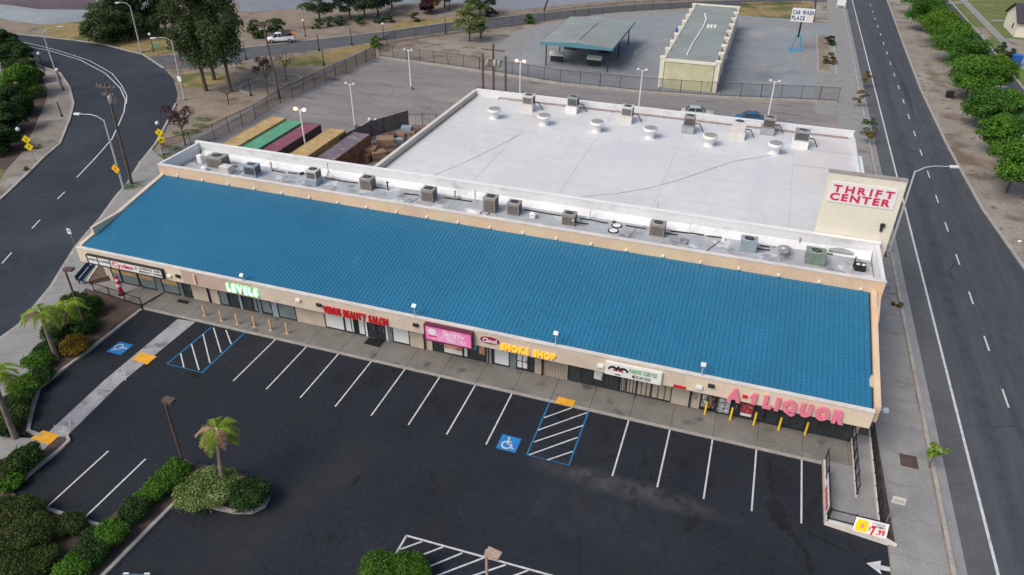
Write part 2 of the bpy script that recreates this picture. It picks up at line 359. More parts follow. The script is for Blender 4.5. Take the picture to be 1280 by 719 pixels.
for p in [[(81, 240), (72, 249)], [(50, 275), (40, 286)], [(14.5, 316), (2.5, 329.5)]]:
    b = MB(); rib_px(b, p, .15, .02); b.build('lane_dash', M['white_paint'], road_left)
b = MB(); rib_px(b, [(180, 69), (192, 77), (205, 85.5)], .4, .02); b.build('stop_line', M['white_paint'], road_left)
kb = MB()
for pts in (outerL[10:], ): ribbon(kb, [at(x, y) for x, y in pts], .3, .15, z0=0)
kb_o = tag(kb.build('kerb', M['kerb']), kind='structure')
b = MB(); ribbon(b, [at(x, y) for x, y in innerL[3:]], .35, .15, z0=0); ribbon(b, [at(x, y) for x, y in outerL[:8]], .3, .13, z0=0); tag(b.build('kerb', M['kerb']), kind='structure')
M['verge_conc'] = mat('broken_verge_concrete', (.24, .215, .18), .9, .2, .5, .2, spots=[((.15, .12, .09), .3, .55, .12), ((.3, .285, .25), .22, .6, .06), ((.08, .085, .05), .5, .68, .05)])
# kerbside strip inside the bend
slab_top('verge', A([(46, 82), (75, 93), (86, 110), (91, 130), (86, 150), (74, 179), (54, 196), (31, 219), (12, 237), (0, 247), (0, 228), (10, 212), (30, 190), (48, 150), (58, 128), (60, 112), (52, 98)]), .14, M['verge_conc'])
sheet('leafy_bed', A([(-30, 45), (0, 62), (46, 82), (52, 98), (60, 112), (58, 128), (48, 150), (30, 190), (10, 212), (0, 228), (-80, 300), (-140, 200)]), .03, M['mulch'])
sheet('dry_verge', A([(0, 212), (10, 213), (16, 225), (8, 236), (0, 248), (-60, 290), (-60, 240)]), .06, M['drygrass'])
sheet('neighbour_lot', A([(-90, 60), (0, 70), (20, 82), (22, 100), (10, 125), (0, 140), (-90, 200)]), .034, M['backlot'])
# --- far road, fields, banks
farS = [(205, 86), (232, 86), (290, 80), (330, 70), (370, 66), (432, 58), (475, 51), (520, 45), (580, 37), (640, 32.5), (700, 22.5), (770, 14.5), (860, 9), (1000, 3.5), (1060, 1)]
farN = [(185, 71), (228, 68), (290, 62), (375, 52), (427, 46), (480, 40), (560, 28.5), (640, 20.5), (740, 10.5), (800, 5.5), (870, 2), (1000, -2), (1060, -4)]
far = sheet('far_road', A(farS)+A(farN)[::-1], .016, M['shoulder'])
b = MB(); ribbon(b, [at(x, y) for x, y in farN[2:]], .35, .12, z0=0); tag(b.build('kerb', M['kerb']), kind='structure')
b = MB(); rib_px(b, [(205, 74), (226, 76), (222, 83), (208, 84)], .9, .03); b.build('median_paint', mat('faded_red_paint', (.2, .12, .12), .9, .2, 1), far)
sheet('field', A([(-40, 10), (0, 13), (60, 16), (98, 15), (135, 8), (150, -6), (0, -10), (-60, -10)]), .02, M['field'])
sheet('field', A([(-120, 2), (0, 7), (70, 9), (140, 3), (150, -14), (-150, -20)]), .012, M['band'])
b = MB()     # sloping concrete bank of the channel
bt = [(-60, 3), (5, 10), (40, 15), (98, 15.5), (135, 9.5), (185, 4)]; bb = [(-70, 8), (14, 26), (55, 31), (100, 27), (134, 20), (185, 14)]
T = [at(x, y, .8) for x, y in bt]; B_ = [at(x, y, .02) for x, y in bb]
for i in range(5): b.add([B_[i], B_[i+1], T[i+1], T[i]], [(0, 1, 2, 3)])
for i in range(5): b.add([T[i], T[i+1], T[i+1]+Vector((-.5, 2.5, 0)), T[i]+Vector((-.5, 2.5, 0))], [(0, 1, 2, 3)])
tag(b.build('channel_bank', M['bank']), kind='structure')
sheet('channel_road', A([(120, 4), (200, 4), (318, 4), (420, 3), (560, 1.5), (560, -12), (200, -16), (120, -10)])[::-1], .03, M['band'])
sheet('channel_road', A([(300, 15), (385, 11), (480, 7), (560, 3.5), (640, 13), (720, 5), (800, -1), (800, -30), (300, -30)]), .026, M['band'])
sheet('dry_grass_verge', A([(50, 31), (100, 26), (140, 20), (220, 40), (228, 66), (185, 70), (160, 63), (130, 55), (95, 50), (60, 46)]), .02, M['drygrass'])
sheet('dry_grass_verge', A([(345, 75), (400, 66), (440, 58), (480, 53), (470, 60), (430, 74), (400, 82), (350, 84)]), .02, M['drygrass'])
sheet('dry_grass_verge', A([(225, 92), (265, 90), (295, 98), (262, 108), (236, 112), (226, 104)]), .02, M['drygrass'])
sheet('dry_grass_verge', A([(480, 40), (560, 28), (590, 24), (560, 22), (500, 27)]), .02, M['drygrass'])
# path beside the fence, landscaped rings
b = MB(); rib_px(b, [(176, 204), (244, 173), (290, 149), (330, 126), (400, 92), (445, 69), (474, 57)], 1.2, .05)
tag(b.build('path', M['gutter']), kind='structure')
def ring(cx, cy, r, a0, a1, w):
    c = at(cx, cy); pts = [(c.x+r*math.cos(a0+(a1-a0)*i/20), c.y+r*math.sin(a0+(a1-a0)*i/20)) for i in range(21)]
    b = MB(); ribbon(b, pts, w, .1, z0=0); tag(b.build('path_kerb_ring', M['kerb']), kind='structure')
ring(334, 108, 4.2, 1.6, 4.6, .35); ring(357, 99, 2.6, 0, 6.28, .25)
b = MB(); rib_px(b, [(345, 86), (370, 85), (400, 86)], .35, .06); tag(b.build('path_edge', M['kerb']), kind='structure')
# --- back lot
sheet('back_lot', A([(205, 195), (260, 168), (330, 135), (400, 100), (440, 82), (475, 72), (600, 90), (700, 106), (800, 116), (900, 123), (1000, 127), (1048, 130)])+[(46.9, 74), (46.9, 19), (-22, 19)], .018, M['backlot'])
# low kerb wall under the back fence
RF = [at(475, 73), at(560, 84), at(640, 96), at(700, 106), at(800, 116), at(900, 123), at(1000, 127), at(1046, 129.5)]
b = MB(); ribbon(b, RF, .7, .35, z0=0); tag(b.build('kerb_wall', M['kerb']), kind='structure')
sheet('dirt_lot', A([(475, 70), (510, 49), (560, 50), (600, 45), (668, 30), (628, 60), (626, 90), (560, 82)]), .02, M['dirt_pale'])
sheet('car_wash_lot', A([(625, 92), (627, 60), (668, 32), (700, 26), (760, 18), (865, 11.5), (922, 19), (985, 24), (1017, 28), (1042, 30), (1058, 40), (1062, 80), (1046, 127), (1000, 125), (900, 121), (800, 114), (700, 104)]), .022, M['cwlot'])
sheet('lawn_patch', A([(918, 19), (928, 3), (1015, 1.5), (1017, 27), (985, 24)]), .05, M['drygrass'])
sheet('dirt_bed', A([(1017, 27), (1016, 4), (1034, 5), (1037, 30)]), .06, M['dirt_pale'])
slab_top('dirt_island', A([(1021, 44.5), (1040, 45), (1045.5, 94), (1022.5, 88)]), .1, M['dirt'])
b = MB(); P_ = A([(1021, 44.5), (1040, 45), (1045.5, 94), (1022.5, 88), (1021, 44.5)]); ribbon(b, P_, .3, .15, z0=0); tag(b.build('kerb', M['kerb']), kind='structure')
b = MB(); rib_px(b, [(632, 72), (642, 54), (670, 38), (705, 29.5), (765, 20.5), (862, 15)], 5.5, .026)
b.build('pale_apron', M['gutter'], bpy.data.objects['car_wash_lot'])
b = MB(); b.prism(A([(925, 22), (985, 26.5), (1018, 31), (1018, 36), (985, 34), (930, 29)]), None, .027); b.prism(A([(1001, 52), (1018, 44), (1021, 92), (1045, 98), (1045, 106), (1008, 96), (990, 76)]), None, .0275); b.build('pale_apron', M['gutter'], bpy.data.objects['car_wash_lot'])
# curved worn band and pale drive near the car wash
b = MB(); rib_px(b, [(840, 48), (825, 51), (808, 57), (796, 64), (794, 69)], .5, .03); b.build('tyre_arc', M['kerb'], bpy.data.objects['car_wash_lot'])

# --- right-hand road
RC = [(60.8, 260), (60.8, 160), (60.2, 120), (59.9, 91), (60.3, 66), (61.1, 47), (62.6, 33), (65, 20), (69, 6), (76, -12)]
road = sheet('main_road', [(50.6, -40), (50.6, 260)]+RC+[(80, -40)], .012, M['road'])
sheet('road_shoulder', [(51.2, -40), (51.2, 260), (52.9, 260), (52.9, -40)], .016, M['shoulder'])
b = MB(); b.prism([(52.8, -40), (52.8, 260), (52.98, 260), (52.98, -40)], None, .022); b.build('edge_line', M['white_paint'], road)
for i in range(-6, 28):
    y0 = 31.5+7.27*i+.9
    b = MB(); b.prism([(56.58, y0), (56.72, y0), (56.72, y0+2.2), (56.58, y0+2.2)], None, .022); b.build('lane_dash', M['white_paint'], road)
b = MB(); ribbon(b, RC, .3, .14, z0=0); tag(b.build('kerb', M['kerb']), kind='structure')
g = MB(); g.prism([(50.55, -40), (50.55, 260), (51.2, 260), (51.2, -40)], None, .02); tag(g.build('gutter', M['gutter']), kind='structure')
b = MB()
for i in range(-12, 60): b.box(50.3, i*3+.01, 0, 50.55, i*3+2.99, .15)
tag(b.build('kerb', M['kerb']), kind='structure')
sw = slab_top('sidewalk', [(46.95, -42), (50.3, -42), (50.3, 61), (46.95, 61)], .12, M['dirt'], z0=0)
slabs(sw, [(46.98, -42), (50.16, -42), (50.16, 61), (46.98, 61)], (46.98, -6.3), (0, 1), 3.0, .15, [M['conc']]*3+[M['gutter']], -5, 22)
slabs(sw, [(46.98, -42), (47.6, -42), (47.6, -20), (46.98, -20)], (46.98, -6.3), (0, 1), 3.0, .15, [M['conc']], -11, -5)
slab_top('sidewalk', [(46.7, 61.05), (50.28, 61.05), (50.28, 180), (47.4, 180), (46.2, 100)], .12, M['gutter'], z0=0)
sheet('drive_apron', [(43.5, 74), (46.6, 74), (46.3, 100), (43.5, 100)], .034, M['gutter'])
# tree pits
for (x, y) in [(48.9, 2.1), (49.4, 32.0), (49.5, 44.5)]:
    b = MB(); b.box(x-.55, y-.6, .1, x+.55, y+.6, .165); o = tag(b.build('tree_pit', M['mulch']), kind='structure')
# verge, service street and lawns on the right
sheet('dirt_verge', RC[:]+[(78, -12), (74, 20), (72, 40), (70, 80), (69, 120), (70, 260)], .008, M['dirt_pale'])
ss = [(1186, 0), (1232, 52), (1256, 82), (1280, 112), (1330, 175)]
SS = [at(x, y) for x, y in ss]
d0 = SS[0]+(SS[0]-SS[1])*3
right_edge = [(d0.x, d0.y)]+[(p.x, p.y) for p in SS]
sheet('service_street', right_edge+[(p[0]-7.6, p[1]) for p in right_edge[::-1]], .016, M['road'])
b = MB(); ribbon(b, right_edge, .3, .14, z0=0); tag(b.build('kerb', M['kerb']), kind='structure')
b = MB(); ribbon(b, [at(1225, 106), at(1258, 109)], .4, .03); tag(b.build('stop_line', M['white_paint']), kind='structure')
sheet('lawn', [(p[0]+.2, p[1]) for p in right_edge]+[(p[0]+60, p[1]) for p in right_edge[::-1]], .02, M['lawn'])
for off, w in ((3.3, 1.6),):
    b = MB(); ribbon(b, [(p[0]+off, p[1]+0) for p in right_edge], w, .09, z0=0); tag(b.build('pavement', M['conc']), kind='structure')
sheet('dirt_yard', A([(1256, 48), (1300, 52), (1300, 90), (1278, 74), (1266, 60)]), .05, M['dirt_pale'])
sheet('driveway', A([(1196, 28), (1204, 28), (1214, 31), (1203, 33)]), .05, M['conc'])
for q in ([(1184, 3), (1210, 2), (1212, 4), (1187, 5)], [(1208, 32), (1228, 48), (1238, 50), (1216, 32)], [(1240, 24.5), (1262, 26), (1262, 27.5), (1240, 26.5)]):
    sheet('garden_path', A(q), .055, M['conc'])
sheet('dirt_patch', A([(1219, 34), (1232, 35), (1240, 46), (1228, 47)]), .04, M['dirt'])

# --- the parking lot
lotpoly = [(-30, -60), (60, -60), (46.95, -42), (46.95, -5.4), (43.3, -5.2), (43.3, 0), (-13.7, 0)]+A([(50, 485), (38, 525), (33, 545), (85, 545), (22, 600), (57, 636), (130, 712)])
lot = sheet('parking_lot', [(46.95, -60), (46.95, -5.3), (43.3, -5.3), (43.3, .1), (-13.9, .1)]+A([(35, 500), (22, 530), (-40, 560)])+[(-40, -60)], .01, M['lot'])
def paint(pts, w=.1, m='white_paint', z=.016, name='parking_stripe'):
    b = MB(); ribbon(b, pts, w, z); return b.build(name, M[m], lot)
for i in list(range(0, 8))+list(range(10, 15)): paint([(3*i, .0), (3*i, -5.65)], .11)
for p in ([(57.5, 635), (135.5, 564)], [(104, 649), (182, 574)]): paint([at(*p[0]), at(*p[1])], .12)
# blue hatched bay by the pad
paint([(24, 0), (24, -5.65), (27, -5.65), (27, 0)], .11, 'blue_paint', .015, 'blue_bay_outline')
for a, c in [((680, 522.5), (715, 510)), ((672.5, 538), (733.8, 516)), ((667.5, 552.8), (729, 532)), ((661, 569), (722, 547)), ((684, 575.3), (716, 564.5))]: paint([at(*a), at(*c)], .1, z=.019, name='hatch_stripe')
hl = A([(264, 409.5), (208.8, 455), (252.5, 466), (306, 416)]); paint(hl, .13, 'blue_paint', .015, 'blue_bay_outline')
for a, c in [((267, 410), (276.3, 441)), ((282.5, 413), (289, 430.5)), ((253.8, 418), (262.5, 454)), ((239.3, 430), (248.8, 463)), ((225.8, 442), (230, 459.5))]: paint([at(*a), at(*c)], .1, z=.019, name='hatch_stripe')
# white hatched zone at the bottom of the lot
def q4(x, y): return at(440+x/4.923, 660+y/4.923)
A0, A1 = q4(335, 48), q4(1215, 290); dA = (A1-A0); paint([A0+dA*0, A0+dA*1.7], .13, name='zone_outline')
B0, B1 = q4(335, 48), q4(255, 185); paint([B0, B0+(B1-B0)*3.2], .13, name='zone_outline')
for a, c, k in [((430, 85), (290, 135), 1), ((560, 118), (325, 208), 1.25), ((680, 155), (480, 237), 2), ((810, 185), (535, 290), 1.8), ((945, 228), (760, 290), 2.4), ((1085, 262), (1010, 290), 5)]:
    p, r = q4(*a), q4(*c); paint([p, p+(r-p)*k], .11, z=.019, name='hatch_stripe')
# arrow
b = MB(); b.prism(A([(1082.9, 704.2), (1101.1, 701.2), (1100.4, 707.5), (1100, 710), (1099.9, 712.9), (1102, 718.8)]), None, .018)
b.prism(A([(1100.8, 706.6), (1120.9, 711.6), (1120.2, 716.6), (1099.9, 712.2)]), None, .018); b.build('direction_arrow', M['white_paint'], lot)
# wheelchair symbols
def wheelchair(c, ux, uy, s):
    """blue square with the white access symbol; ux,uy = right and up of the symbol on the ground"""
    def P(x, y): return (c.x+ux.x*x*s+uy.x*y*s, c.y+ux.y*x*s+uy.y*y*s)
    b = MB(); b.prism([P(-.62, -.62), P(.62, -.62), P(.62, .62), P(-.62, .62)], None, .016); b.build('access_symbol_panel', M['blue_panel'], lot)
    b = MB(); rg = [P(-.08+.29*math.cos(t), -.17+.29*math.sin(t)) for t in [R(x) for x in range(95, 375, 20)]]; ribbon(b, rg, .1*s, .021)
    ribbon(b, [P(-.1, .30), P(-.06, -.08), P(.2, -.08), P(.33, -.38), P(.45, -.33)], .1*s, .024)
    ribbon(b, [P(-.08, .12), P(.16, .12)], .08*s, .026)
    b.prism([P(-.12+.09*math.cos(i), .42+.09*math.sin(i)) for i in [k*.785 for k in range(8)]], None, .0225)
    b.build('access_symbol', M['white_paint'], lot)
M['blue_panel'] = mat('blue_symbol_paint', (.02, .2, .5), .6, .12, 2)
wheelchair(at(636, 554.5), Vector((1, 0, 0)), Vector((0, 1, 0)), 1.15)
wheelchair(at(150, 435.5), Vector((0, -1, 0)), Vector((1, 0, 0)), 1.15)
# pale crossing strip with two yellow pads
cross = A([(222, 399), (244.5, 402.5), (152, 478), (83, 546), (60, 541), (130, 476)])
M['strip_pale'] = mat('worn_stripe_paint', (.42, .42, .43), .8, .3, 2, .3)
M['strip'] = mat('worn_white_strip', (.33, .33, .34), .9, .25, .8, .25, spots=[((.16, .16, .17), .9, .55, .12)])
b = MB(); b.prism(cross, None, .017); b.build('crossing_strip', M['strip'], lot)
def pad(px4, z0, name='tactile_pad', parent=None):
    q = [Vector((p[0], p[1], 0)) for p in A(px4)]; b = MB(); b.prism([(p.x, p.y) for p in q], z0-.02, z0+.01)
    for i in range(9):
        for j in range(6):
            u, v = (i+.5)/9, (j+.5)/6; p = q[0].lerp(q[1], u).lerp(q[3].lerp(q[2], u), v); b.lathe(p.x, p.y, z0+.01, [(.055, 0), (.03, .02)], 6)
    return b.build(name, M['yellow_pad'], parent)
pad([(176, 440.5), (196, 446), (184, 456), (165, 450)], .02, parent=lot)
pad([(55, 540), (76, 546), (62, 558), (39, 550)], .16, parent=lot)
for a, c in [((154, 461), (157, 476)), ((120, 494), (124, 504)), ((86, 525), (88, 537)), ((68, 532), (70, 542))]: ribbon_o = paint([at(*a), at(*c)], .07, 'strip_pale', z=.021, name='worn_stripe')
# dark tyre trails and the dusty band
M['stain'] = mat('dark_tar_trail', (.012, .012, .014), .7, .3, 1.5, .3)
b = MB()
def ragged(pts, w0, w1, z, seed):
    rg = random.Random(seed); P = [at(x, y) for x, y in pts]; L = []; Q = []
    for i in range(len(P)-1):
        for k in range(8):
            u = k/8; c = P[i].lerp(P[i+1], u); d = (P[i+1]-P[i]).normalized(); n = Vector((-d.y, d.x, 0)); w = rg.uniform(w0, w1); o = rg.uniform(-.08, .08); L.append(c+n*(w+o)); Q.append(c-n*(w-o))
    for i in range(len(L)-1): b.add([Q[i]+Vector((0, 0, z)), Q[i+1]+Vector((0, 0, z)), L[i+1]+Vector((0, 0, z)), L[i]+Vector((0, 0, z))], [(0, 1, 2, 3)])
ragged([(962, 575), (963, 605), (970, 632)], .02, .22, .014, 1); ragged([(966, 628), (974, 648), (985, 664)], .25, .7, .0144, 2); ragged([(982, 660), (992, 672), (1008, 692), (1016, 722)], .03, .28, .0148, 3)
ragged([(1000, 660), (1030, 676), (1060, 690)], .01, .14, .0152, 4); ragged([(745, 579), (760, 572), (778, 566)], .02, .12, .014, 5); ragged([(490, 463), (515, 469)], .03, .3, .0145, 6); b.build('tar_trail', M['stain'], lot)

pad([(698, 498), (719.5, 503), (716, 510.5), (694, 505.5)], .16, parent=lot)
# --- walkway in front of the shops (kerb, slabs), wheelchair ramp block
b = MB()
for i in range(-5, 15): b.box(3*i+(.0 if i > -5 else 1.4)+.01, .0, 0, min(3*i+2.99, 43.3), .16, .155)
tag(b.build('kerb', M['kerb']), kind='structure')
wk = slab_top('walkway', [(-13.55, .16), (45.6, .16), (45.6, 3.5), (-13.55, 3.5)], .1, M['conc_dk'], z0=0)
slabs(wk, [(-13.5, .17), (45.2, .17), (45.2, 3.2), (-13.6, 3.2)], (0, 0), (1, 0), 3.0, .15, [M['conc_dk']], -5, 16, gap=.03)
swl = slab_top('left_sidewalk', A([(190, 188), (172, 209), (158, 232), (143, 248), (124, 276), (105, 296), (93, 312), (74, 343), (63, 361), (25, 408), (0, 425), (-70, 482), (-70, 640), (0, 566), (14, 540), (35, 500), (60, 450), (92, 388), (108, 362)])+[(-21, 3), (-21, 19.5)], .1, M['conc'], z0=0)
wl = A([(190, 188), (172, 209), (158, 232), (143, 248), (124, 276), (105, 296), (93, 312), (74, 343), (63, 361), (25, 408), (0, 425), (-70, 482), (-70, 640), (0, 566), (14, 540), (35, 500), (60, 450), (92, 388), (107, 362)])+[(-20.7, 3.2), (-20.7, 19.5)]
slab_top('walkway', A([(107.5, 362), (178, 382.5)])+[(-13.62, 3.4), (-20.66, 3.4)], .125, M['conc_dk'], z0=0)
slabs(swl, A([(107.5, 362), (178, 382.5)])+[(-13.62, 3.4), (-20.66, 3.4)], (-13.62, 0), (1, 0), 2.4, .155, [M['conc_dk'], M['conc']], -4, 1)
o0, o1 = at(20, 500), at(175, 215)
slabs(swl, wl, (o0.x, o0.y), (o1.x-o0.x, o1.y-o0.y), 3.0, .15, [M['conc']]*3+[M['gutter']], -6, 18)
slab_top('crossing_landing', A([(8, 548), (40, 550), (62, 558), (52, 568), (30, 575), (0, 585), (-10, 565)]), .155, M['conc'], z0=0)
# ramp block between lot and right-hand sidewalk
RX0, RX1, RY0, RY1 = 43.35, 46.95, -5.3, .17
b = MB(); b.prism([(RX0+.15, RY0+.15), (46.5, RY0+.15), (46.5, 3.6), (45.35, 3.6), (45.35, .17), (RX0+.15, .17)], 0, .3); tag(b.build('ramp', M['gutter']), kind='structure')
b = MB(); b.box(RX0, RY0, 0, RX0+.16, RY1, .42); b.prism([(RX0, RY0), (RX0+.16, RY0+.17), (46.3, RY0+.17-.1), (47.4, -5.75)], 0, .42)
b.box(45.2, -2.6, .3, 45.32, 3.4, .46); b.box(46.42, -5.1, .3, 46.56, 4.6, .55); tag(b.build('retaining_kerb', M['cap']), kind='structure')
b = MB(); b.prism([(46.57, -5.2), (47.35, -5.7), (46.97, 4.8), (46.57, 4.8)], 0, .2); tag(b.build('planting_strip', M['mulch']), kind='structure')
# --- planted islands at the left and bottom left with kerbs
isl = A([(177, 386), (50, 484), (38, 524), (32, 546), (14, 540), (35, 500), (60, 450), (92, 388), (108, 362), (175, 383)])
slab_top('planting_bed', isl, .14, M['mulch'])
b = MB(); ribbon(b, [at(x, y) for x, y in [(177, 388), (110, 440), (50, 485), (43, 505), (38, 525), (36, 540), (54, 547)]], .25, .18, z0=0); tag(b.build('kerb', M['kerb']), kind='structure')
low = [(62, 552), (84, 544), (86, 552), (55, 580), (14, 612), (22, 622), (57, 637), (127, 659), (180, 610), (215, 582), (240, 580), (295, 590), (325, 604), (334, 617), (332, 631), (317, 641), (290, 640), (255, 632), (228, 620), (137, 712), (100, 745), (-60, 760), (-60, 620), (0, 575), (30, 575), (52, 565)]
slab_top('planting_bed', A(low), .14, M['mulch'])
b = MB(); ribbon(b, [at(x, y) for x, y in [(74, 547), (84, 546), (87, 552), (75, 564), (50, 583), (14, 614)]], .24, .18, z0=0)
ribbon(b, [at(x, y) for x, y in [(22, 624), (57, 637), (92, 648), (127, 659)]], .24, .18, z0=0); 
ribbon(b, [at(x, y) for x, y in [(325, 602), (334, 612), (335, 624), (330, 634), (316, 641), (295, 641), (262, 634), (228, 621), (180, 669), (137, 713), (110, 740)]], .26, .18, z0=0); tag(b.build('kerb', M['kerb']), kind='structure')
c_ = at(495, 716, .9); b = MB(); b.box(c_.x-2.0, c_.y-3.2, 0, c_.x+1.9, c_.y+.7, .16); tag(b.build('planting_bed', M['mulch']), kind='structure')
# paler worn, dusty area of the lot beyond the stalls (wear with a shape of its own)
def add_dust(m, cx, cy, rx, ry, ang, col, amt):
    t = m.node_tree; b = t.nodes['Principled BSDF']; old = b.inputs['Base Color'].links[0].from_socket
    tc = _n(t, 'ShaderNodeTexCoord'); mp = _n(t, 'ShaderNodeMapping', vector_type='TEXTURE'); mp.inputs['Location'].default_value = (cx, cy, 0); mp.inputs['Rotation'].default_value = (0, 0, ang); mp.inputs['Scale'].default_value = (rx, ry, 1)
    t.links.new(tc.outputs['Object'], mp.inputs[0]); ln = _n(t, 'ShaderNodeVectorMath', operation='LENGTH'); t.links.new(mp.outputs[0], ln.inputs[0])
    r = _n(t, 'ShaderNodeMapRange', interpolation_type='SMOOTHSTEP'); r.inputs[1].default_value = 1.; r.inputs[2].default_value = .2; r.inputs[3].default_value = 0; r.inputs[4].default_value = amt; t.links.new(ln.outputs['Value'], r.inputs[0])
    no = _n(t, 'ShaderNodeTexNoise'); no.inputs['Scale'].default_value = .9; no.inputs['Detail'].default_value = 6; no.inputs['Roughness'].default_value = .7; t.links.new(tc.outputs['Object'], no.inputs['Vector'])
    r2 = _n(t, 'ShaderNodeMapRange'); r2.inputs[1].default_value = .35; r2.inputs[2].default_value = .65; t.links.new(no.outputs[0], r2.inputs[0])
    mu = _n(t, 'ShaderNodeMath', operation='MULTIPLY'); t.links.new(r.outputs[0], mu.inputs[0]); t.links.new(r2.outputs[0], mu.inputs[1])
    mx = _n(t, 'ShaderNodeMix', data_type='RGBA'); t.links.new(mu.outputs[0], mx.inputs[0]); t.links.new(old, mx.inputs[6]); mx.inputs[7].default_value = (*col, 1); t.links.new(mx.outputs[2], b.inputs['Base Color'])
add_dust(M['lot'], 31, -6.4, 9, 1.3, -.04, (.085, .085, .088), .8)
add_dust(M['lot'], 30, -9.5, 9, 4, 0, (.036, .039, .046), .6)
for k in range(15): add_dust(M['lot'], 3*k+1.5, -1.9-.5*(k % 3), 1.0, 1.5, 0, (.009, .009, .011), .75) if k in (1, 2, 3, 5, 6, 9, 11, 13) else None
add_dust(M['road'], 54.7, 40, .9, 160, 0, (.038, .042, .05), .75)
add_dust(M['road'], 58.6, 40, .9, 160, 0, (.043, .047, .055), .6)
add_dust(M['cwlot'], 8, 88, 13, 18, 0, (.15, .158, .17), .9); add_dust(M['cwlot'], 33, 92, 7, 14, 0, (.17, .18, .195), .8)
add_dust(M['tile'], aty(1010, 430, 7).x, 7, .28, 5.2, .02, (.1, .25, .34), .9); add_dust(M['tile'], aty(1004, 430, 7).x, 7, .12, 5.2, .02, (.1, .25, .34), .8); add_dust(M['tile'], aty(958, 385, 9).x, 9, .8, 1.8, .2, (.09, .22, .34), .7)
add_dust(M['bigroof'], 20, 22, 26, 5, 0, (.52, .54, .59), .7); add_dust(M['bigroof'], 42, 30, 5, 12, 0, (.58, .57, .57), .8); add_dust(M['bigroof'], 22, 45, 24, 3, 0, (.62, .57, .55), .7)
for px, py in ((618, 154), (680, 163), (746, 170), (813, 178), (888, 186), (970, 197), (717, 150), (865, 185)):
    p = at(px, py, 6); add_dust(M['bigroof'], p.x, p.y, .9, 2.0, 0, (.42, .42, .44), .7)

def add_cracks(m, scale, w, col, amt, seed=0):
    t = m.node_tree; b = t.nodes['Principled BSDF']; old = b.inputs['Base Color'].links[0].from_socket
    tc = _n(t, 'ShaderNodeTexCoord'); no = _n(t, 'ShaderNodeTexNoise'); no.inputs['Scale'].default_value = scale*3; no.inputs['Detail'].default_value = 5; t.links.new(tc.outputs['Object'], no.inputs['Vector'])
    ad = _n(t, 'ShaderNodeMix', data_type='RGBA', blend_type='ADD'); ad.inputs[0].default_value = .9/scale*.45; t.links.new(tc.outputs['Object'], ad.inputs[6]); t.links.new(no.outputs['Color'], ad.inputs[7])
    vo = _n(t, 'ShaderNodeTexVoronoi', feature='DISTANCE_TO_EDGE'); vo.inputs['Scale'].default_value = scale; t.links.new(ad.outputs[2], vo.inputs['Vector'])
    r = _n(t, 'ShaderNodeMapRange'); r.inputs[1].default_value = w*scale; r.inputs[2].default_value = w*scale*.3; r.inputs[3].default_value = 0; r.inputs[4].default_value = 1; t.links.new(vo.outputs['Distance'], r.inputs[0])
    n2 = _n(t, 'ShaderNodeTexNoise'); n2.inputs['Scale'].default_value = scale*.8; t.links.new(tc.outputs['Object'], n2.inputs['Vector'])
    r2 = _n(t, 'ShaderNodeMapRange'); r2.inputs[1].default_value = .5; r2.inputs[2].default_value = .6; r2.inputs[4].default_value = amt; t.links.new(n2.outputs[0], r2.inputs[0])
    mu = _n(t, 'ShaderNodeMath', operation='MULTIPLY'); t.links.new(r.outputs[0], mu.inputs[0]); t.links.new(r2.outputs[0], mu.inputs[1])
    mx = _n(t, 'ShaderNodeMix', data_type='RGBA'); t.links.new(mu.outputs[0], mx.inputs[0]); t.links.new(old, mx.inputs[6]); mx.inputs[7].default_value = (*col, 1); t.links.new(mx.outputs[2], b.inputs['Base Color'])
add_cracks(M['road'], .11, .05, (.025, .027, .032), .8); add_cracks(M['roadL'], .1, .05, (.016, .019, .025), .7)
add_cracks(M['backlot'], .13, .07, (.09, .09, .095), .8); add_cracks(M['lot'], .16, .035, (.008, .008, .01), .8); add_cracks(M['cwlot'], .1, .06, (.14, .145, .155), .7)
# ================================================================== STRIP MALL
mall = thing('strip_mall', 'long single-storey shopping strip with a blue tiled front roof and peach walls', 'building', (0, 0, 0))
FY, FZ0, FZ1, RYg, RZ, PT, XL, XR = 1.1, 3.05, 4.45, 12.8, 6.55, 7.6, -20.6, 45.6
BY = 18.95     # back parapet
# fascia panels (change of colour over one shop)
def sxb(px): return at(px, 402+.2198*(px-371), .15).x
fx = [(XL, -9.3, 'creamtan'), (-9.3, -2.2, 'pinktan'), (-2.2, 9.9, 'tan'), (9.9, 21.2, 'tan'), (21.2, 33.4, 'tan'), (33.4, XR, 'creamtan')]
for i, (a, c, m) in enumerate(fx):
    b = MB(); b.box(a+.004, FY, FZ0, c-.004, FY+.22, FZ1-.02); b.build('fascia_panel', M[m], mall)
b = MB(); b.box(XL-.02, FY-.05, FZ1-.02, XR+.02, FY+.3, FZ1+.07); b.build('roof_edge_cap', M['cap'], mall)
b = MB(); b.box(XL+.05, FY+.23, FZ0+.02, XR-.05, 2.8, FZ0+.12); b.build('soffit', M['greytan'], mall)
for a, c in ((XL, XL+.3), (XR-.3, XR)):
    b = MB(); b.box(a, FY+.225, FZ0, c, RYg-.02, FZ0+1.2); b.build('side_beam', M['tan'], mall)
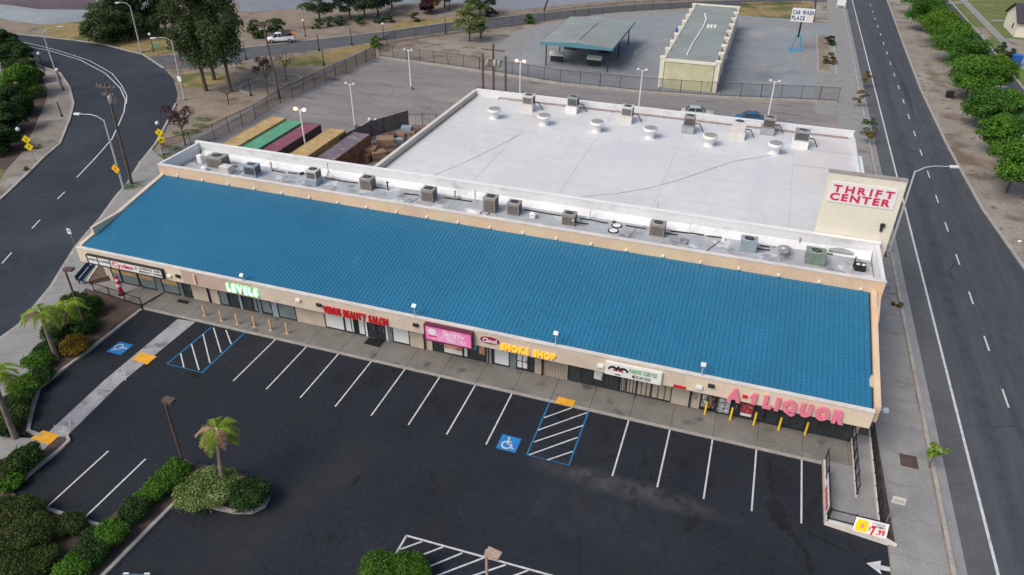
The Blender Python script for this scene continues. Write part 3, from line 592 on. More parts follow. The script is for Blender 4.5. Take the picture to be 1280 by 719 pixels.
# stepped lip of shallow returns at the left end
# blue roof tiles: real curved courses with lips
def roof_tiles():
    x0, x1, y0, y1, z0, z1 = XL+.42, XR-.05, FY+.36, RYg, FZ1+.02, RZ
    tw = .34; nx = int((x1-x0)/tw); L = math.hypot(y1-y0, z1-z0); nc = 31; n = 4
    prof = [(0, 0), (.1, .036), (.75, .04), (.9, .0)]
    r = np.random.default_rng(3); V = []; F = []
    xs = np.array([x0+(i+p[0])*tw for i in range(nx) for p in prof]+[x0+nx*tw]); hs = np.array([p[1] for i in range(nx) for p in prof]+[0.])
    K = len(xs); dy, dz = (y1-y0)/L, (z1-z0)/L; cl = L/nc
    for c in range(nc):
        for row, (s, lift) in enumerate(((c*cl-.02, .0), (c*cl-.02, .034), ((c+1)*cl, .006))):
            j = np.repeat(r.normal(0, .0015, nx+1), 4)[:K]
            yy = y0+s*dy-(hs*(row > 0)+lift)*dz; zz = z0+s*dz+(hs*(row > 0)+lift+j*(row == 1))*dy
            V.append(np.stack([xs, yy, zz], 1))
        o = c*3*K
        for rr in (0, 1):
            a = o+rr*K+np.arange(K-1); F.append(np.stack([a, a+1, a+K+1, a+K], 1))
    V = np.concatenate(V); F = np.concatenate(F)
    me = bpy.data.meshes.new('roof_tile'); me.from_pydata(V.tolist(), [], F.tolist()); me.materials.append(M['tile']); me.update()
    o = link('roof_tile', me, mall); o['kind'] = 'stuff'
roof_tiles()
b = MB(); b.add([(XL+.4, FY+.3, FZ1), (XR-.02, FY+.3, FZ1), (XR-.02, RYg, RZ-.03), (XL+.4, RYg, RZ-.03)], [(0, 1, 2, 3)]); b.build('roof_deck', M['dark'], mall)
# odd scuffed line down the tiles near the liquor shop
# left and right sloping parapets
def slope_par(x0, x1, rise, m, zb, y1):
    b = MB(); z0, z1 = FZ1+rise, RZ+rise
    ys = [FY+.36, y1]; vs = []
    for x in (x0, x1):
        vs += [(x, ys[0], zb), (x, ys[1], zb), (x, ys[1], z1), (x, ys[0], z0)]
    b.add(vs, [(0, 1, 2, 3), (7, 6, 5, 4), (3, 2, 6, 7), (0, 3, 7, 4), (1, 5, 6, 2), (0, 4, 5, 1)]); return b.build('side_parapet', m, mall)
slope_par(XL, XL+.4, .2, M['tan'], 3.4, RYg-.01); slope_par(XR-.05, XR+.35, .25, M['peach'], 3.4, RYg-.01)
b = MB(); b.prism([(XR+.352, RYg-3.5), (XR+.36, RYg-3.5), (46.4, RYg+.3), (XR+.352, RYg+.3)], 0, 6.4); 
b.build('wall', M['peach'], mall)
# raised wall between tiles and the service roof
b = MB(); b.box(XL-.15, RYg, 5.6, 46.4, RYg+.32, PT); b.build('ridge_wall', M['peach'], mall)
b = MB(); b.box(XL-.2, RYg-.04, PT, 46.45, RYg+.38, PT+.07); b.build('parapet_cap', M['cap'], mall)
for i in range(22):
    x = -18.6+3.02*i; b = MB(); b.box(x-.09, RYg-.16, 6.72, x+.09, RYg-.002, 6.86); b.build('wall_bracket', M['white'], mall)
# service roof
b = MB(); b.box(XL+.2, RYg+.325, 6.2, 46.0, BY-.01, 6.4); b.build('service_roof', M['mezz'], mall)
b = MB(); b.box(XL-.6, BY, 5.2, 46.45, BY+.3, PT+.05)
b.add([(XL+.2, BY-.7, 6.402), (46, BY-.7, 6.402), (46, BY-.003, 6.85), (XL+.2, BY-.003, 6.85)], [(0, 1, 2, 3)]); b.build('back_parapet', M['whitewall'], mall)
b = MB(); b.box(XL-.65, BY-.04, PT+.05, 46.5, BY+.38, PT+.13); b.build('parapet_cap', M['white'], mall)
for x0, x1 in ((XL-.35, XL-.1), (46.1, 46.4)):
    b = MB(); b.box(x0, RYg+.39, 5.2, x1, BY-.05, PT+.03); b.build('end_parapet', M['whitewall'], mall)
b = MB()
for yy in (13.12, ): b.box(XL+.2, RYg+.33, 6.4, 46, RYg+.36, PT-.05)
b.build('parapet_lining', M['whitewall'], mall)
# side and back walls
b = MB(); b.box(XL+.15, 3.0, .1, XL+.45, RYg+.3, 5.6); b.box(XL-.3, RYg+.3, 0, XL-.0, BY+.2, 5.2); b.box(45.3, 3.3, .1, 45.6, RYg-3.5, 5); b.box(46.05, RYg+.3, 0, 46.35, BY, 5.2)
b.box(XL-.2, BY+.001, 0, 46.3, BY+.28, 5.2); b.build('wall', M['tan'], mall)

# ---- shop fronts
WY = 2.75
def wall_seg(a, c, m='block'):
    b = MB(); h = .38; z = .1; k = 0
    while z < FZ0+.02:
        b.box(a+.002, WY+(.0 if k % 2 else .012), z, c-.002, WY+.25, min(z+h-.012, FZ0+.02)); z += h; k += 1
    b.box(a+.002, WY+.02, .1, c-.002, WY+.2, FZ0+.02)
    return b.build('wall', M[m], mall)
M['poster_orange'] = mat('orange_poster_print', (.75, .42, .2), .5, .5, 1.7, 0, spots=[((.65, .16, .1), 2.6, .52, .05), ((.85, .78, .7), 1.9, .57, .05)])
M['magazine'] = mat('crowded_poster_print', (.35, .22, .15), .6, .6, 6, .3, spots=[((.05, .05, .05), 5, .5, .05), ((.6, .35, .1), 4, .6, .05)])
M['rackprint'] = mat('pale_lattice_print', (.55, .56, .58), .6, .3, 7, .2, spots=[((.15, .15, .17), 6, .55, .04)])
M['redposter'] = mat('red_poster_print', (.45, .05, .06), .5, .4, 4, 0, spots=[((.6, .55, .5), 5, .62, .04)])
M['tealposter'] = mat('teal_poster_print', (.03, .3, .32), .5, .4, 4, 0, spots=[((.6, .65, .6), 5, .6, .04)])
M['skin'] = mat('warm_poster_print', (.75, .35, .24), .5, .3, 2, 0)
def glazed(a, c, kind='window', pane='glass', z0=.18, top=2.95, split=0):
    """one framed window or door of a shop front"""
    f = MB(); t = .07
    f.box(a, WY-.02, z0, a+t, WY+.1, top); f.box(c-t, WY-.02, z0, c, WY+.1, top); f.box(a+t, WY-.018, z0, c-t, WY+.1, z0+(.1 if kind == 'window' else .2)); f.box(a+t, WY-.018, top-t, c-t, WY+.1, top)
    for k in range(split): x = a+(c-a)*(k+1)/(split+1); f.box(x-.025, WY-.01, z0+.1, x+.025, WY+.05, top-t)
    o = f.build(kind, M['dark'], mall)
    p = MB(); p.box(a+t, WY+.03, z0+.1, c-t, WY+.06, top-t); p.build('pane', M[pane], o)
    if kind == 'door':
        h = MB(); h.box(c-t-.1, WY-.09, 1.0, c-t-.05, WY-.05, 1.35); h.box(c-t-.09, WY-.06, 1.02, c-t-.06, WY, 1.05); h.box(c-t-.09, WY-.06, 1.3, c-t-.06, WY, 1.33); h.build('handle', M['chrome'], o)
    return o
def fill(a, c, m, z0=.15, z1=3.0, y=None, name='panel'):
    y = WY if y is None else y
    b = MB(); b.box(a, y, z0, c, y+.08, z1); return b.build(name, M[m], mall)
def poster(a, c, z0, z1, m, y=None):
    y = WY-.03 if y is None else y
    b = MB(); b.box(a, y, z0, c, y+.02, z1); return b.build('poster', M[m], mall)
S = sxb
back = MB(); back.box(XL+.5, WY+.9, .1, 45.2, WY+1.1, 3.1); back.build('shop_interior', M['dark'], mall)
# donut and coffee shop
e = [142.5, 154, 176, 197, 204.5, 226.5, 230.5]
wall_seg(XL+.45, S(e[0]))
for i, (a, c) in enumerate(zip(e[:-1], e[1:])):
    if i == 3: fill(S(a), S(c), 'glassgrey')
    elif i == 5: fill(S(a), S(c), 'glassgrey')
    else:
        o = glazed(S(a)+.02, S(c)-.02, 'window', 'glassgrey'); poster(S(a)+.14, S(c)-.14, 1.15, 2.85, 'blind', WY+.015)
glazed(S(230.8), S(242), 'door', 'glass')
wall_seg(S(242), S(275.5))
# shop with the green lit sign
e = [275.7, 287.5, 301, 303.8, 317.5, 324, 328, 341.5, 348.5, 371.5]
k = ['w', 'g', 'p', 'd', 'w', 'p', 'd', 'p', 'w']
pn = ['glassgrey', 'glass', 'whitepanel', 'glass', 'glassgrey', 'glassgrey', 'glassgrey', 'whitepanel', 'glassgrey']
for a, c, kk, q in zip(e[:-1], e[1:], k, pn):
    if kk == 'p': fill(S(a), S(c), 'glassgrey' if q == 'glassgrey' else 'acblue', z1=3.0)
    else: glazed(S(a)+.015, S(c)-.015, 'door' if kk == 'd' else 'window', q)
poster(S(342.5), S(345.5), 1.9, 2.5, 'white', WY-.03)
wall_seg(S(371.5), S(407))
# beauty salon
glazed(S(407), S(431.5), 'window', 'whitepanel'); glazed(S(431.6), S(457.3), 'window', 'whitepanel', split=2); poster(S(442.8), S(449.3), .3, 2.85, 'black', WY+.0)
fill(S(457.5), S(459.8), 'white'); glazed(S(460), S(471), 'door', 'glass'); glazed(S(471), S(482.8), 'door', 'glass'); fill(S(482.8), S(484.8), 'white')
fill(S(485), S(491), 'glassgrey'); glazed(S(491), S(512.5), 'window', 'whitepanel')
wall_seg(S(512.7), S(540.3))
# pink shop
glazed(S(540.5), S(553.5), 'door', 'glass', split=1); glazed(S(553.7), S(578.5), 'window', 'whitepanel')
c0, c1 = S(555.5), S(577)
for i in range(3):
    for j in range(2): poster(c0+(c1-c0)*(i+.04)/3, c0+(c1-c0)*(i+.94)/3, .75+j*1.02, 1.7+j*1.02, ['poster_orange', 'skin'][(i+j) % 2], WY-.01)
glazed(S(578.8), S(585), 'window', 'whitepanel'); glazed(S(585.3), S(607.8), 'window', 'glass')
poster(S(588), S(596.5), 1.2, 2.1, 'tealposter'); poster(S(599), S(606), .9, 2.75, 'skin'); poster(S(587.5), S(597), 2.3, 2.8, 'white')
fill(S(608), S(609.5), 'galv'); fill(S(609.6), S(611), 'dark'); fill(S(611.1), S(614), 'galv'); fill(S(614), S(616.3), 'dark'); glazed(S(616.5), S(636.5), 'window', 'whitepanel'); fill(S(636.7), S(638.3), 'glassgrey')
fill(S(638.4), S(644.5), 'glassgrey'); o = glazed(S(644.7), S(659.5), 'door', 'whitepanel', split=1)
for z in (1.0, 1.7, 2.3): b = MB(); b.box(S(646), WY-.012, z, S(658.5), WY+.028, z+.05); b.build('glazing_bar', M['dark'], o)
glazed(S(659.7), S(667.5), 'window', 'glass')
wall_seg(S(667.6), S(679), 'siding')
b = MB()
for i in range(16):
    a = S(679)+(S(708.8)-S(679))*i/16; b.box(a+.01, WY, .15, a+(S(708.8)-S(679))/16-.02, WY+.05, 3.0)
b.build('siding_board', M['siding'], mall)
# mexican food shop
glazed(S(709.3), S(725), 'window', 'glass'); glazed(S(725), S(739.6), 'window', 'glass'); glazed(S(739.8), S(753), 'door', 'glass'); poster(S(741), S(751.5), .9, 2.5, 'whitepanel')
glazed(S(753), S(772.5), 'window', 'glass', split=2)
for a, c in ((773, 781), (781, 794), (794, 812), (812, 837.5)):
    o = glazed(S(a), S(c), 'window', 'siding', split=2)
wall_seg(S(837.5), S(872.8), 'greytan')
# liquor shop
glazed(S(873), S(893), 'window', 'glass', split=1); poster(S(875), S(882), .5, 2.8, 'rackprint'); poster(S(883.5), S(891), .5, 2.8, 'magazine')
glazed(S(893.3), S(911), 'window', 'whitepanel'); poster(S(895), S(909.5), .4, 2.85, 'rackprint')
b = MB()
for i in range(6): x = S(873.5)+(S(910.5)-S(873.5))*i/5; b.tube((x, WY-.07, .25), (x, WY-.07, 2.9), .018, n=5)
for z in (.3, .75, 1.2, 1.65, 2.1, 2.55, 2.88): b.tube((S(873.5), WY-.07, z), (S(910.5), WY-.07, z), .014, n=5)
b.build('window_grille', M['black'], mall)
glazed(S(911.5), S(920), 'door', 'glass'); poster(S(913), S(919.5), 1.9, 2.85, 'redposter')
glazed(S(920.3), S(953), 'window', 'glass', split=2); poster(S(923), S(938), .75, 1.6, 'redposter'); poster(S(924), S(931), 1.9, 2.75, 'white'); poster(S(932), S(939), 1.9, 2.75, 'tealposter'); poster(S(940), S(948), 1.8, 2.8, 'blue')
poster(S(924), S(937.5), .45, .7, 'white')
for a, c in ((954, 985), (985, 1020), (1020, 1062)): glazed(S(a), S(c), 'window', 'glass', split=1)
# downpipes and conduits on the shop walls
for px in (263.8, 531.5, 677.6, 860.5):
    x = S(px); b = MB(); b.box(x-.06, WY-.14, .2, x+.06, WY-.03, FZ0-.02); b.box(x-.09, WY-.15, 1.5, x+.09, WY-.02, 1.6); b.build('downpipe', M['black'], mall)
b = MB(); x = S(865); b.box(x-.15, WY-.12, 1.1, x+.15, WY-.01, 1.5); b.build('meter_box', M['galv'], mall)
b = MB(); x0 = at(841, 486).x; b.box(aty(841.5, 484, FY-.03).x, FY-.05, 3.09, aty(857, 487, FY-.03).x, FY-.004, 3.32); b.build('red_strip', M['red'], mall)
# lamps and small boxes fixed to the fascia
for px, py, m in ((223, 345, 'dark'), (399, 381, 'dark'), (520, 406, 'dark'), (889, 482, 'dark'), (874, 484, 'white'), (751, 457, 'white'), (373, 375, 'white'), (212, 345, 'white')):
    p = aty(px, py, FY); b = MB(); b.box(p.x-.22, FY-.14, p.z-.12, p.x+.22, FY-.003, p.z+.14); b.box(p.x-.16, FY-.17, p.z-.08, p.x+.16, FY-.141, p.z+.06); b.build('fascia_lamp', M[m], mall)
b = MB(); p = aty(244, 350, FY); b.box(p.x-.12, FY-.12, 3.3, p.x+.12, FY-.002, 4.2); b.build('patch_board', M['peach'], mall)

# ================================================================== BIG STORE BEHIND
store = thing('warehouse_store', 'large flat-roofed pale grey store behind the strip with white parapets', 'building', (0, 0, 0))
BX0, BX1, BB = -.9, 46.8, 48.2
b = MB(); b.prism([(-1.0, BY+.32), (46.45, BY+.32), (46.45, BB), (-.15, BB)], 0, 5.95); b.build('roof', M['bigroof'], store)
b = MB()
for y in (25.5, 31.5, 38, 43): b.bar((-.5, y, 5.956), (46.4, y, 5.956), .05, .012)
for x in (9, 18, 27.2, 39.5): b.bar((x, BY+.4, 5.96), (x+.3, BB-.2, 5.96), .05, .012)
o = b.build('roof_seam', M['seam'], store)
b = MB(); L_ = [at(470, 208, 6.6), at(592, 115, 6.6)]; b.prism([(L_[0].x-.25, BY+.4), (L_[0].x+.05, BY+.4), (L_[1].x+.1, BB+.2), (L_[1].x-.25, BB+.2)], 0, 6.55); b.build('left_parapet', M['tan'], store)
b = MB(); b.prism([(L_[0].x-.29, BY+.4), (L_[0].x+.09, BY+.4), (L_[1].x+.14, BB+.24), (L_[1].x-.29, BB+.24)], 6.55, 6.63); b.build('parapet_cap', M['cap'], store)
b = MB(); b.box(L_[1].x+.1, BB, 0, 46.1, BB+.35, 6.7); b.build('back_parapet', M['whitewall'], store)
b = MB(); b.box(L_[1].x+.1, BB-.03, 6.7, 46.2, BB+.4, 6.76); b.build('parapet_cap', M['white'], store)
b = MB(); b.box(45.9, 36, 0, 46.25, BB+.3, 6.3); b.box(46.4, BY+.4, 0, 46.75, 42.5, 6.1); b.build('right_parapet', M['whitewall'], store)
b = MB(); b.tube((3, BB-.35, 6.1), (45.6, BB-.35, 6.1), .07, n=6); b.tube((4.2, BB-.5, 6.05), (46, BB-.5, 6.05), .04, n=6)
for i in range(20): b.box(3+2.15*i-.08, BB-.6, 5.95, 3+2.15*i+.08, BB-.25, 6.04)
b.build('roof_pipe', mat('reddish_roof_pipe', (.36, .28, .27), .7, .2, 1), store)
# patches of newer coating
for q in ([(8, 38), (11, 38), (11, 44), (8, 44)], [(39.8, 33), (46.3, 33), (46.3, 47.5), (39.8, 47.5)]):
    b = MB(); b.prism(q, 5.95, 5.962); b.build('roof_patch', mat('warm_roof_patch', (.6, .58, .57), .7, .08, .2), store)
# long loose cable across the roof
b = MB(); cp = [at(x, y, 6.0) for x, y in [(724, 246), (770, 242), (810, 235), (845, 226), (880, 214), (915, 202), (950, 196), (985, 191)]]; b.path(cp, .025, 5)
tag(b.build('roof_cable', M['seam']), 'thin grey cable sagging across the big pale roof', 'cable')
b = MB(); cp = [at(x, y, 6.0) for x, y in [(540, 220), (580, 203), (620, 184), (655, 165)]]; b.path(cp, .02, 5)
tag(b.build('roof_cable', M['seam']), 'thin line lying on the left part of the big roof, nearest the crates', 'cable')
# tall sign wall
sw_ = thing('sign_wall', 'tall cream slab wall carrying the red thrift store letters', 'sign wall', (0, 0, 0))
q0, q1 = aty(1037, 214, 19.5), aty(1135, 226, 19.5)
b = MB(); b.box(q0.x, 19.42, 0, q1.x, 19.9, q0.z-.06)
o = b.build('wall', M['cream'], sw_)
b = MB(); b.box(q0.x-.04, 19.38, q0.z-.06, q1.x+.04, 19.94, q0.z+.04); b.build('coping', M['acgrey'], sw_)
b = MB(); p = aty(1102, 284, 19.42); b.box(p.x-.1, 19.28, p.z-.35, p.x+.1, 19.41, p.z+.35); b.box(p.x-.18, 19.2, p.z+.1, p.x+.18, 19.27, p.z+.4); b.build('wall_lamp', M['dark'], sw_)

# ================================================================== CAR WASH BLOCK, CANOPY, HOUSE
cw = thing('car_wash_building', 'long low yellowed block building with a grey green flat roof', 'building', (0, 0, 0))
zf = 4.6
f0, f1 = at(829, 73.5, zf), at(896, 76, zf); g0, g1 = at(871, 6, zf), at(922, 8.5, zf)
X0, X1, Y0, Y1 = (f0.x+g0.x)/2, (f1.x+g1.x)/2, min(f0.y, f1.y), g0.y
b = MB(); b.box(X0+.2, Y0, 0, X1-.2, Y0+.35, zf-.35); b.build('end_wall', M['cwall'], cw)
b = MB(); b.box(X0, Y0-.1, zf-.35, X1, Y0+.45, zf+.02); b.build('end_parapet', M['cream'], cw)
b = MB(); b.box(X0, Y0+.46, zf-.32, X1, Y1, zf-.02); b.build('roof', M['cwroof'], cw)
b = MB(); b.box(X0-.2, Y1, 0, X1+.2, Y1+.5, zf+.2); b.build('end_parapet', M['cream'], cw)
nb = 8
for i in range(nb+1):
    y = Y0+.5+(Y1-Y0-1)*i/nb
    b = MB(); b.box(X0+.15, y-.2, 0, X1-.15, y+.2, zf-.33); b.build('bay_wall', M['cwall'], cw)
    for x in (X0-.25, X1+.25):
        b = MB(); b.box(x-.35, y-.45, 0, x+.35, y+.45, zf+.05); b.box(x-.45, y-.5, zf+.05, x+.45, y+.5, zf+.3); b.build('bay_pillar', M['cream'], cw)
b = MB(); pts = [at(x, y, zf+.05) for x, y in [(859, 68), (866, 54), (872, 45), (879, 34), (883, 24), (881, 17)]]; b.path(pts, .14, 6); b.build('roof_pipe', M['white'], cw)
b = MB()
for px in (885, 889, 893.5): p = at(px, 34.5, zf); b.box(p.x-.2, p.y-.2, zf-.02, p.x+.2, p.y+.2, zf+.5)
b.build('roof_vent', M['white'], cw)
for (px, py, m) in ((848, 40, 'blue'), (843, 53, 'white'), (857, 32, 'white'), (838, 61, 'acwhite'), (903, 62, 'acwhite'), (899, 83, 'acgrey'), (907, 42, 'white')):
    pass
cn = thing('wash_canopy', 'broad shallow gabled canopy with green roof and teal edge on posts', 'canopy', (0, 0, 0))
zc = 4.3; a0, a1, c0, c1 = at(676, 53, zc), at(765, 60.5, zc), at(712, 21, zc), at(795, 27, zc)
X0, X1, Y0, Y1 = (a0.x+c0.x)/2, (a1.x+c1.x)/2, (a0.y+a1.y)/2, (c0.y+c1.y)/2; XM = (X0+X1)/2
b = MB(); b.add([(X0, Y0, zc), (XM, Y0, zc+.4), (X1, Y0, zc), (X0, Y1, zc), (XM, Y1, zc+.4), (X1, Y1, zc)], [(0, 1, 4, 3), (1, 2, 5, 4)]); b.build('roof', M['cwroof'], cn)
b = MB(); b.add([(X0, Y0, zc-.3), (X1, Y0, zc-.3), (X1, Y0, zc), (XM, Y0, zc+.4), (X0, Y0, zc)], [(0, 1, 2, 3, 4)])
b.box(X0-.06, Y0, zc-.35, X0, Y1, zc+.03); b.box(X1, Y0, zc-.35, X1+.06, Y1, zc+.03); b.box(X0, Y0-.08, zc-.4, X1, Y0-.01, zc+.05); b.build('edge_trim', M['cwtrim'], cn)
b = MB(); b.tube((XM, Y0+2, zc+.45), (XM+.2, Y1-5, zc+.45), .08); b.build('ridge_pipe', M['acgrey'], cn)
for i in range(3):
    for x in (X0+.8, X1-.8): b = MB(); y = Y0+1+(Y1-Y0-2)*i/2; b.tube((x, y, 0), (x, y, zc), .11, n=8); b.build('post', M['dark'], cn)
for px, py in ((700, 73), (746, 78), (713, 61), (757, 65)):
    p = at(px, py, 0); t = thing('vacuum_cabinet', {700: 'white vacuum cabinet at the front left under the wash canopy', 746: 'white vacuum cabinet at the front right under the wash canopy', 713: 'white vacuum cabinet just under the left eave of the canopy', 757: 'cream vacuum cabinet just under the right eave of the canopy'}[px], 'cabinet', (p.x, p.y-(2.2 if px < 710 or px == 746 else .5), 0), 0, 'vacuum cabinets at the wash canopy')
    b = MB(); b.box(-1.3, -.5, 1.1, 1.3, .5, 1.5); b.add([(-1.3, -.5, 1.5), (1.3, -.5, 1.5), (1.2, 0, 1.8), (-1.2, 0, 1.8), (-1.3, .5, 1.5), (1.3, .5, 1.5)], [(0, 1, 2, 3), (3, 2, 5, 4), (0, 3, 4), (1, 5, 2)]); b.build('hood', M['acwhite'], t)
    b = MB(); b.box(-1.1, -.35, 0, 1.1, .35, 1.1); b.build('cabinet_base', M['dark'], t)
# house in the top right corner
h0 = at(1263, 42, 0); hs = thing('house', 'small cream bungalow with dark shingled gable roof beyond the service street', 'house', (h0.x, h0.y, 0), 0)
b = MB(); b.box(0, -3, 0, 14, 7, 3.1); b.add([(0, -3, 3.1), (0, 7, 3.1), (0, 2, 5.4)], [(0, 1, 2)]); b.build('wall', M['cream'], hs)
b = MB(); b.add([(-.5, -3.6, 2.85), (14.5, -3.6, 2.85), (14.5, 2, 5.6), (-.5, 2, 5.6), (14.5, 7.6, 2.85), (-.5, 7.6, 2.85)], [(0, 1, 2, 3), (3, 2, 4, 5)])
b.add([(-.5, -3.6, 2.75), (14.5, -3.6, 2.75), (14.5, 2, 5.5), (-.5, 2, 5.5), (14.5, 7.6, 2.75), (-.5, 7.6, 2.75)], [(3, 2, 1, 0), (5, 4, 2, 3)])
b.build('roof', mat('dark_shingle', (.06, .055, .065), .9, .25, 2, .2), hs)
for x in (3, 7, 11):
    b = MB(); b.box(x-.6, -3.06, 1, x+.6, -3.005, 2.2); f = b.build('window', M['white'], hs); b = MB(); b.box(x-.5, -3.08, 1.1, x+.5, -3.061, 2.1); b.build('pane', M['glass'], f)
b = MB(); b.box(-.06, -.6, 1, -.005, .6, 2.2); f = b.build('window', M['white'], hs); b = MB(); b.box(-.08, -.5, 1.1, -.061, .5, 2.1); b.build('pane', M['glass'], f)
# ================================================================== LETTERS
_tc = {}
def char_mesh(ch, bold=.0, ext=.03):
    k = (ch, bold, ext)
    if k in _tc: return _tc[k]
    cu = bpy.data.curves.new('t', 'FONT'); cu.body = ch; cu.size = 1; cu.extrude = ext; cu.offset = bold; cu.resolution_u = 4
    o = bpy.data.objects.new('t', cu); COL.objects.link(o); dg = bpy.context.evaluated_depsgraph_get()
    me = bpy.data.meshes.new_from_object(o.evaluated_get(dg)); COL.objects.unlink(o); bpy.data.objects.remove(o)
    v = np.zeros(len(me.vertices)*3); me.vertices.foreach_get('co', v); v = v.reshape(-1, 3)
    f = [list(p.vertices) for p in me.polygons]; _tc[k] = (v, f); return _tc[k]
def lettering(parent, s, x0, x1, z0, h, y, m, name='lettering', bold=.03, ext=.03, each=False, gap=.1, slope=0., jit=0.):
    """upright letters facing -Y, from x0 to x1, base z0, height h"""
    parts = []; x = 0.
    for ch in s:
        if ch == ' ': x += .45; continue
        v, f = char_mesh(ch, bold, ext); a, b_ = v[:, 0].min(), v[:, 0].max(); parts.append((v, f, x-a)); x += b_-a+gap
    tot = x-gap; sx = (x1-x0)/tot; sz = h/.72; mb = MB()
    for v, f, ox in parts:
        X = x0+(v[:, 0]+ox)*sx; Z = z0+v[:, 1]*sz+(X-x0)*slope; Y = y-v[:, 2]*1.0
        vs = np.stack([X, Y, Z], 1).tolist()
        if each: b = MB(); b.add(vs, f); b.build('letter', m, parent)
        else: mb.add(vs, f)
    if not each: return mb.build(name, m, parent)
def fx_(px, py): return aty(px, py, FY).x
def sign_panel(parent, x0, x1, z0, z1, y, d, m, name='panel'):
    b = MB(); b.box(x0, y, z0, x1, y+d, z1); return b.build(name, m, parent)
def frame_(parent, x0, x1, z0, z1, y, d, w, m):
    b = MB(); b.box(x0-w, y, z0-w, x0, y+d, z1+w); b.box(x1, y, z0-w, x1+w, y+d, z1+w); b.box(x0, y, z1, x1, y+d, z1+w); b.box(x0, y, z0-w, x1, y+d, z0); return b.build('frame', m, parent)
FS = FY-.003
M['led'] = mat('lit_green_letters', (.3, .9, .4), .4, 0, emit=(.22, 1, .35), es=1.3)
M['ledw'] = mat('lit_letter_core', (.9, 1, .9), .4, 0, emit=(.85, 1, .85), es=1.0)
M['smoke'] = mat('glowing_orange_letters', (.95, .5, .03), .4, 0, emit=(1, .48, .03), es=.55)
M['pinksign'] = mat('pink_sign_print', (.85, .22, .52), .4, .15, .5, 0, spots=[((.9, .55, .75), .5, .5, .2)])
# left cabinet of three cells
x0, x1 = fx_(113.5, 325), fx_(206.5, 346)
t = thing('shop_sign', 'long white cabinet sign with red script and black words at the left end', 'sign', (0, 0, 0), 0)
a, c, e = fx_(127.5, 330), fx_(142.5, 333), x1-.1
frame_(t, x0, x1, 3.28, 4.08, FY-.3, .295, .07, M['dark'])
sign_panel(t, x0+.0, a-.05, 3.3, 4.06, FY-.25, .2, M['white']); sign_panel(t, a, c-.06, 3.3, 4.06, FY-.25, .2, M['white']); sign_panel(t, c, x1, 3.3, 4.06, FY-.25, .2, M['white'])
b = MB(); b.box(a-.06, FY-.29, 3.28, a, FY-.02, 4.08); b.box(c-.06, FY-.29, 3.28, c, FY-.02, 4.08); b.build('divider', M['dark'], t)
lettering(t, 'DONUTS', x0+.12, a-.15, 3.62, .2, FY-.255, M['black'], ext=.008); lettering(t, 'COFFEE', a+.1, c-.15, 3.62, .2, FY-.255, M['black'], ext=.008)
w = x1-c
lettering(t, 'Cyclez', c+.15, c+w*.45, 3.5, .42, FY-.255, M['pinkred'], ext=.01, gap=.0, bold=.03)
lettering(t, 'DONUTS AND', c+w*.58, x1-.15, 3.75, .2, FY-.255, M['black'], ext=.008); lettering(t, 'SPECIALTY COFFEE', c+w*.55, x1-.1, 3.42, .2, FY-.255, M['black'], ext=.008)
b = MB(); b.box(c+w*.47, FY-.258, 3.62, c+w*.53, FY-.251, 3.85); b.build('small_print', M['galv'], t)
# LEVELS
x0, x1 = fx_(284.5, 358), fx_(323.5, 368)
t = thing('shop_sign', 'glowing green channel letters reading LEVELS', 'sign', (0, 0, 0), 0)
lettering(t, 'LEVELS', x0, x1, 3.34, .72, FY-.08, M['led'], 'glow_letter', bold=.045, ext=.07, gap=.2)
lettering(t, 'LEVELS', x0+.07, x1-.07, 3.38, .64, FY-.16, M['ledw'], 'letter_core', bold=.012, ext=.012, gap=.27)
# VENUS
x0, x1 = fx_(404, 386), fx_(485, 403)
t = thing('shop_sign', 'bold red letters reading VENUS BEAUTY SALON', 'sign', (0, 0, 0), 0)
lettering(t, 'VENUS BEAUTY SALON', x0+.05, x1, 3.16, .68, FY-.07, M['red'], bold=.028, ext=.06, each=True, gap=.08)
# pink sign
x0, x1 = fx_(533, 414), fx_(592.5, 427)
t = thing('shop_sign', 'large pink cabinet sign with white script lettering', 'sign', (0, 0, 0), 0)
frame_(t, x0+.08, x1-.08, 2.95, 4.25, FY-.42, .41, .09, mat('maroon_frame', (.16, .03, .06), .5, .1, 2))
sign_panel(t, x0+.08, x1-.08, 2.95, 4.25, FY-.36, .3, M['pinksign'])
lettering(t, 'Simply', x0+1.5, x0+3.4, 3.62, .42, FY-.365, M['white'], ext=.006, gap=.0, bold=.0, slope=0); lettering(t, 'Sweet Treats', x0+1.9, x1-.5, 3.12, .42, FY-.365, M['white'], ext=.006, gap=.02, bold=.0)
b = MB(); b.add([(x0+.65+.36*math.cos(k), FY-.37, 3.75+.3*math.sin(k)) for k in [i*.524 for i in range(12)]], [tuple(range(12))[::-1]]); b.build('badge', M['white'], t)
b = MB(); b.box(x0+.35, FY-.375, 3.28, x0+1.1, FY-.366, 3.38); b.build('small_print', M['pinkred'], t)
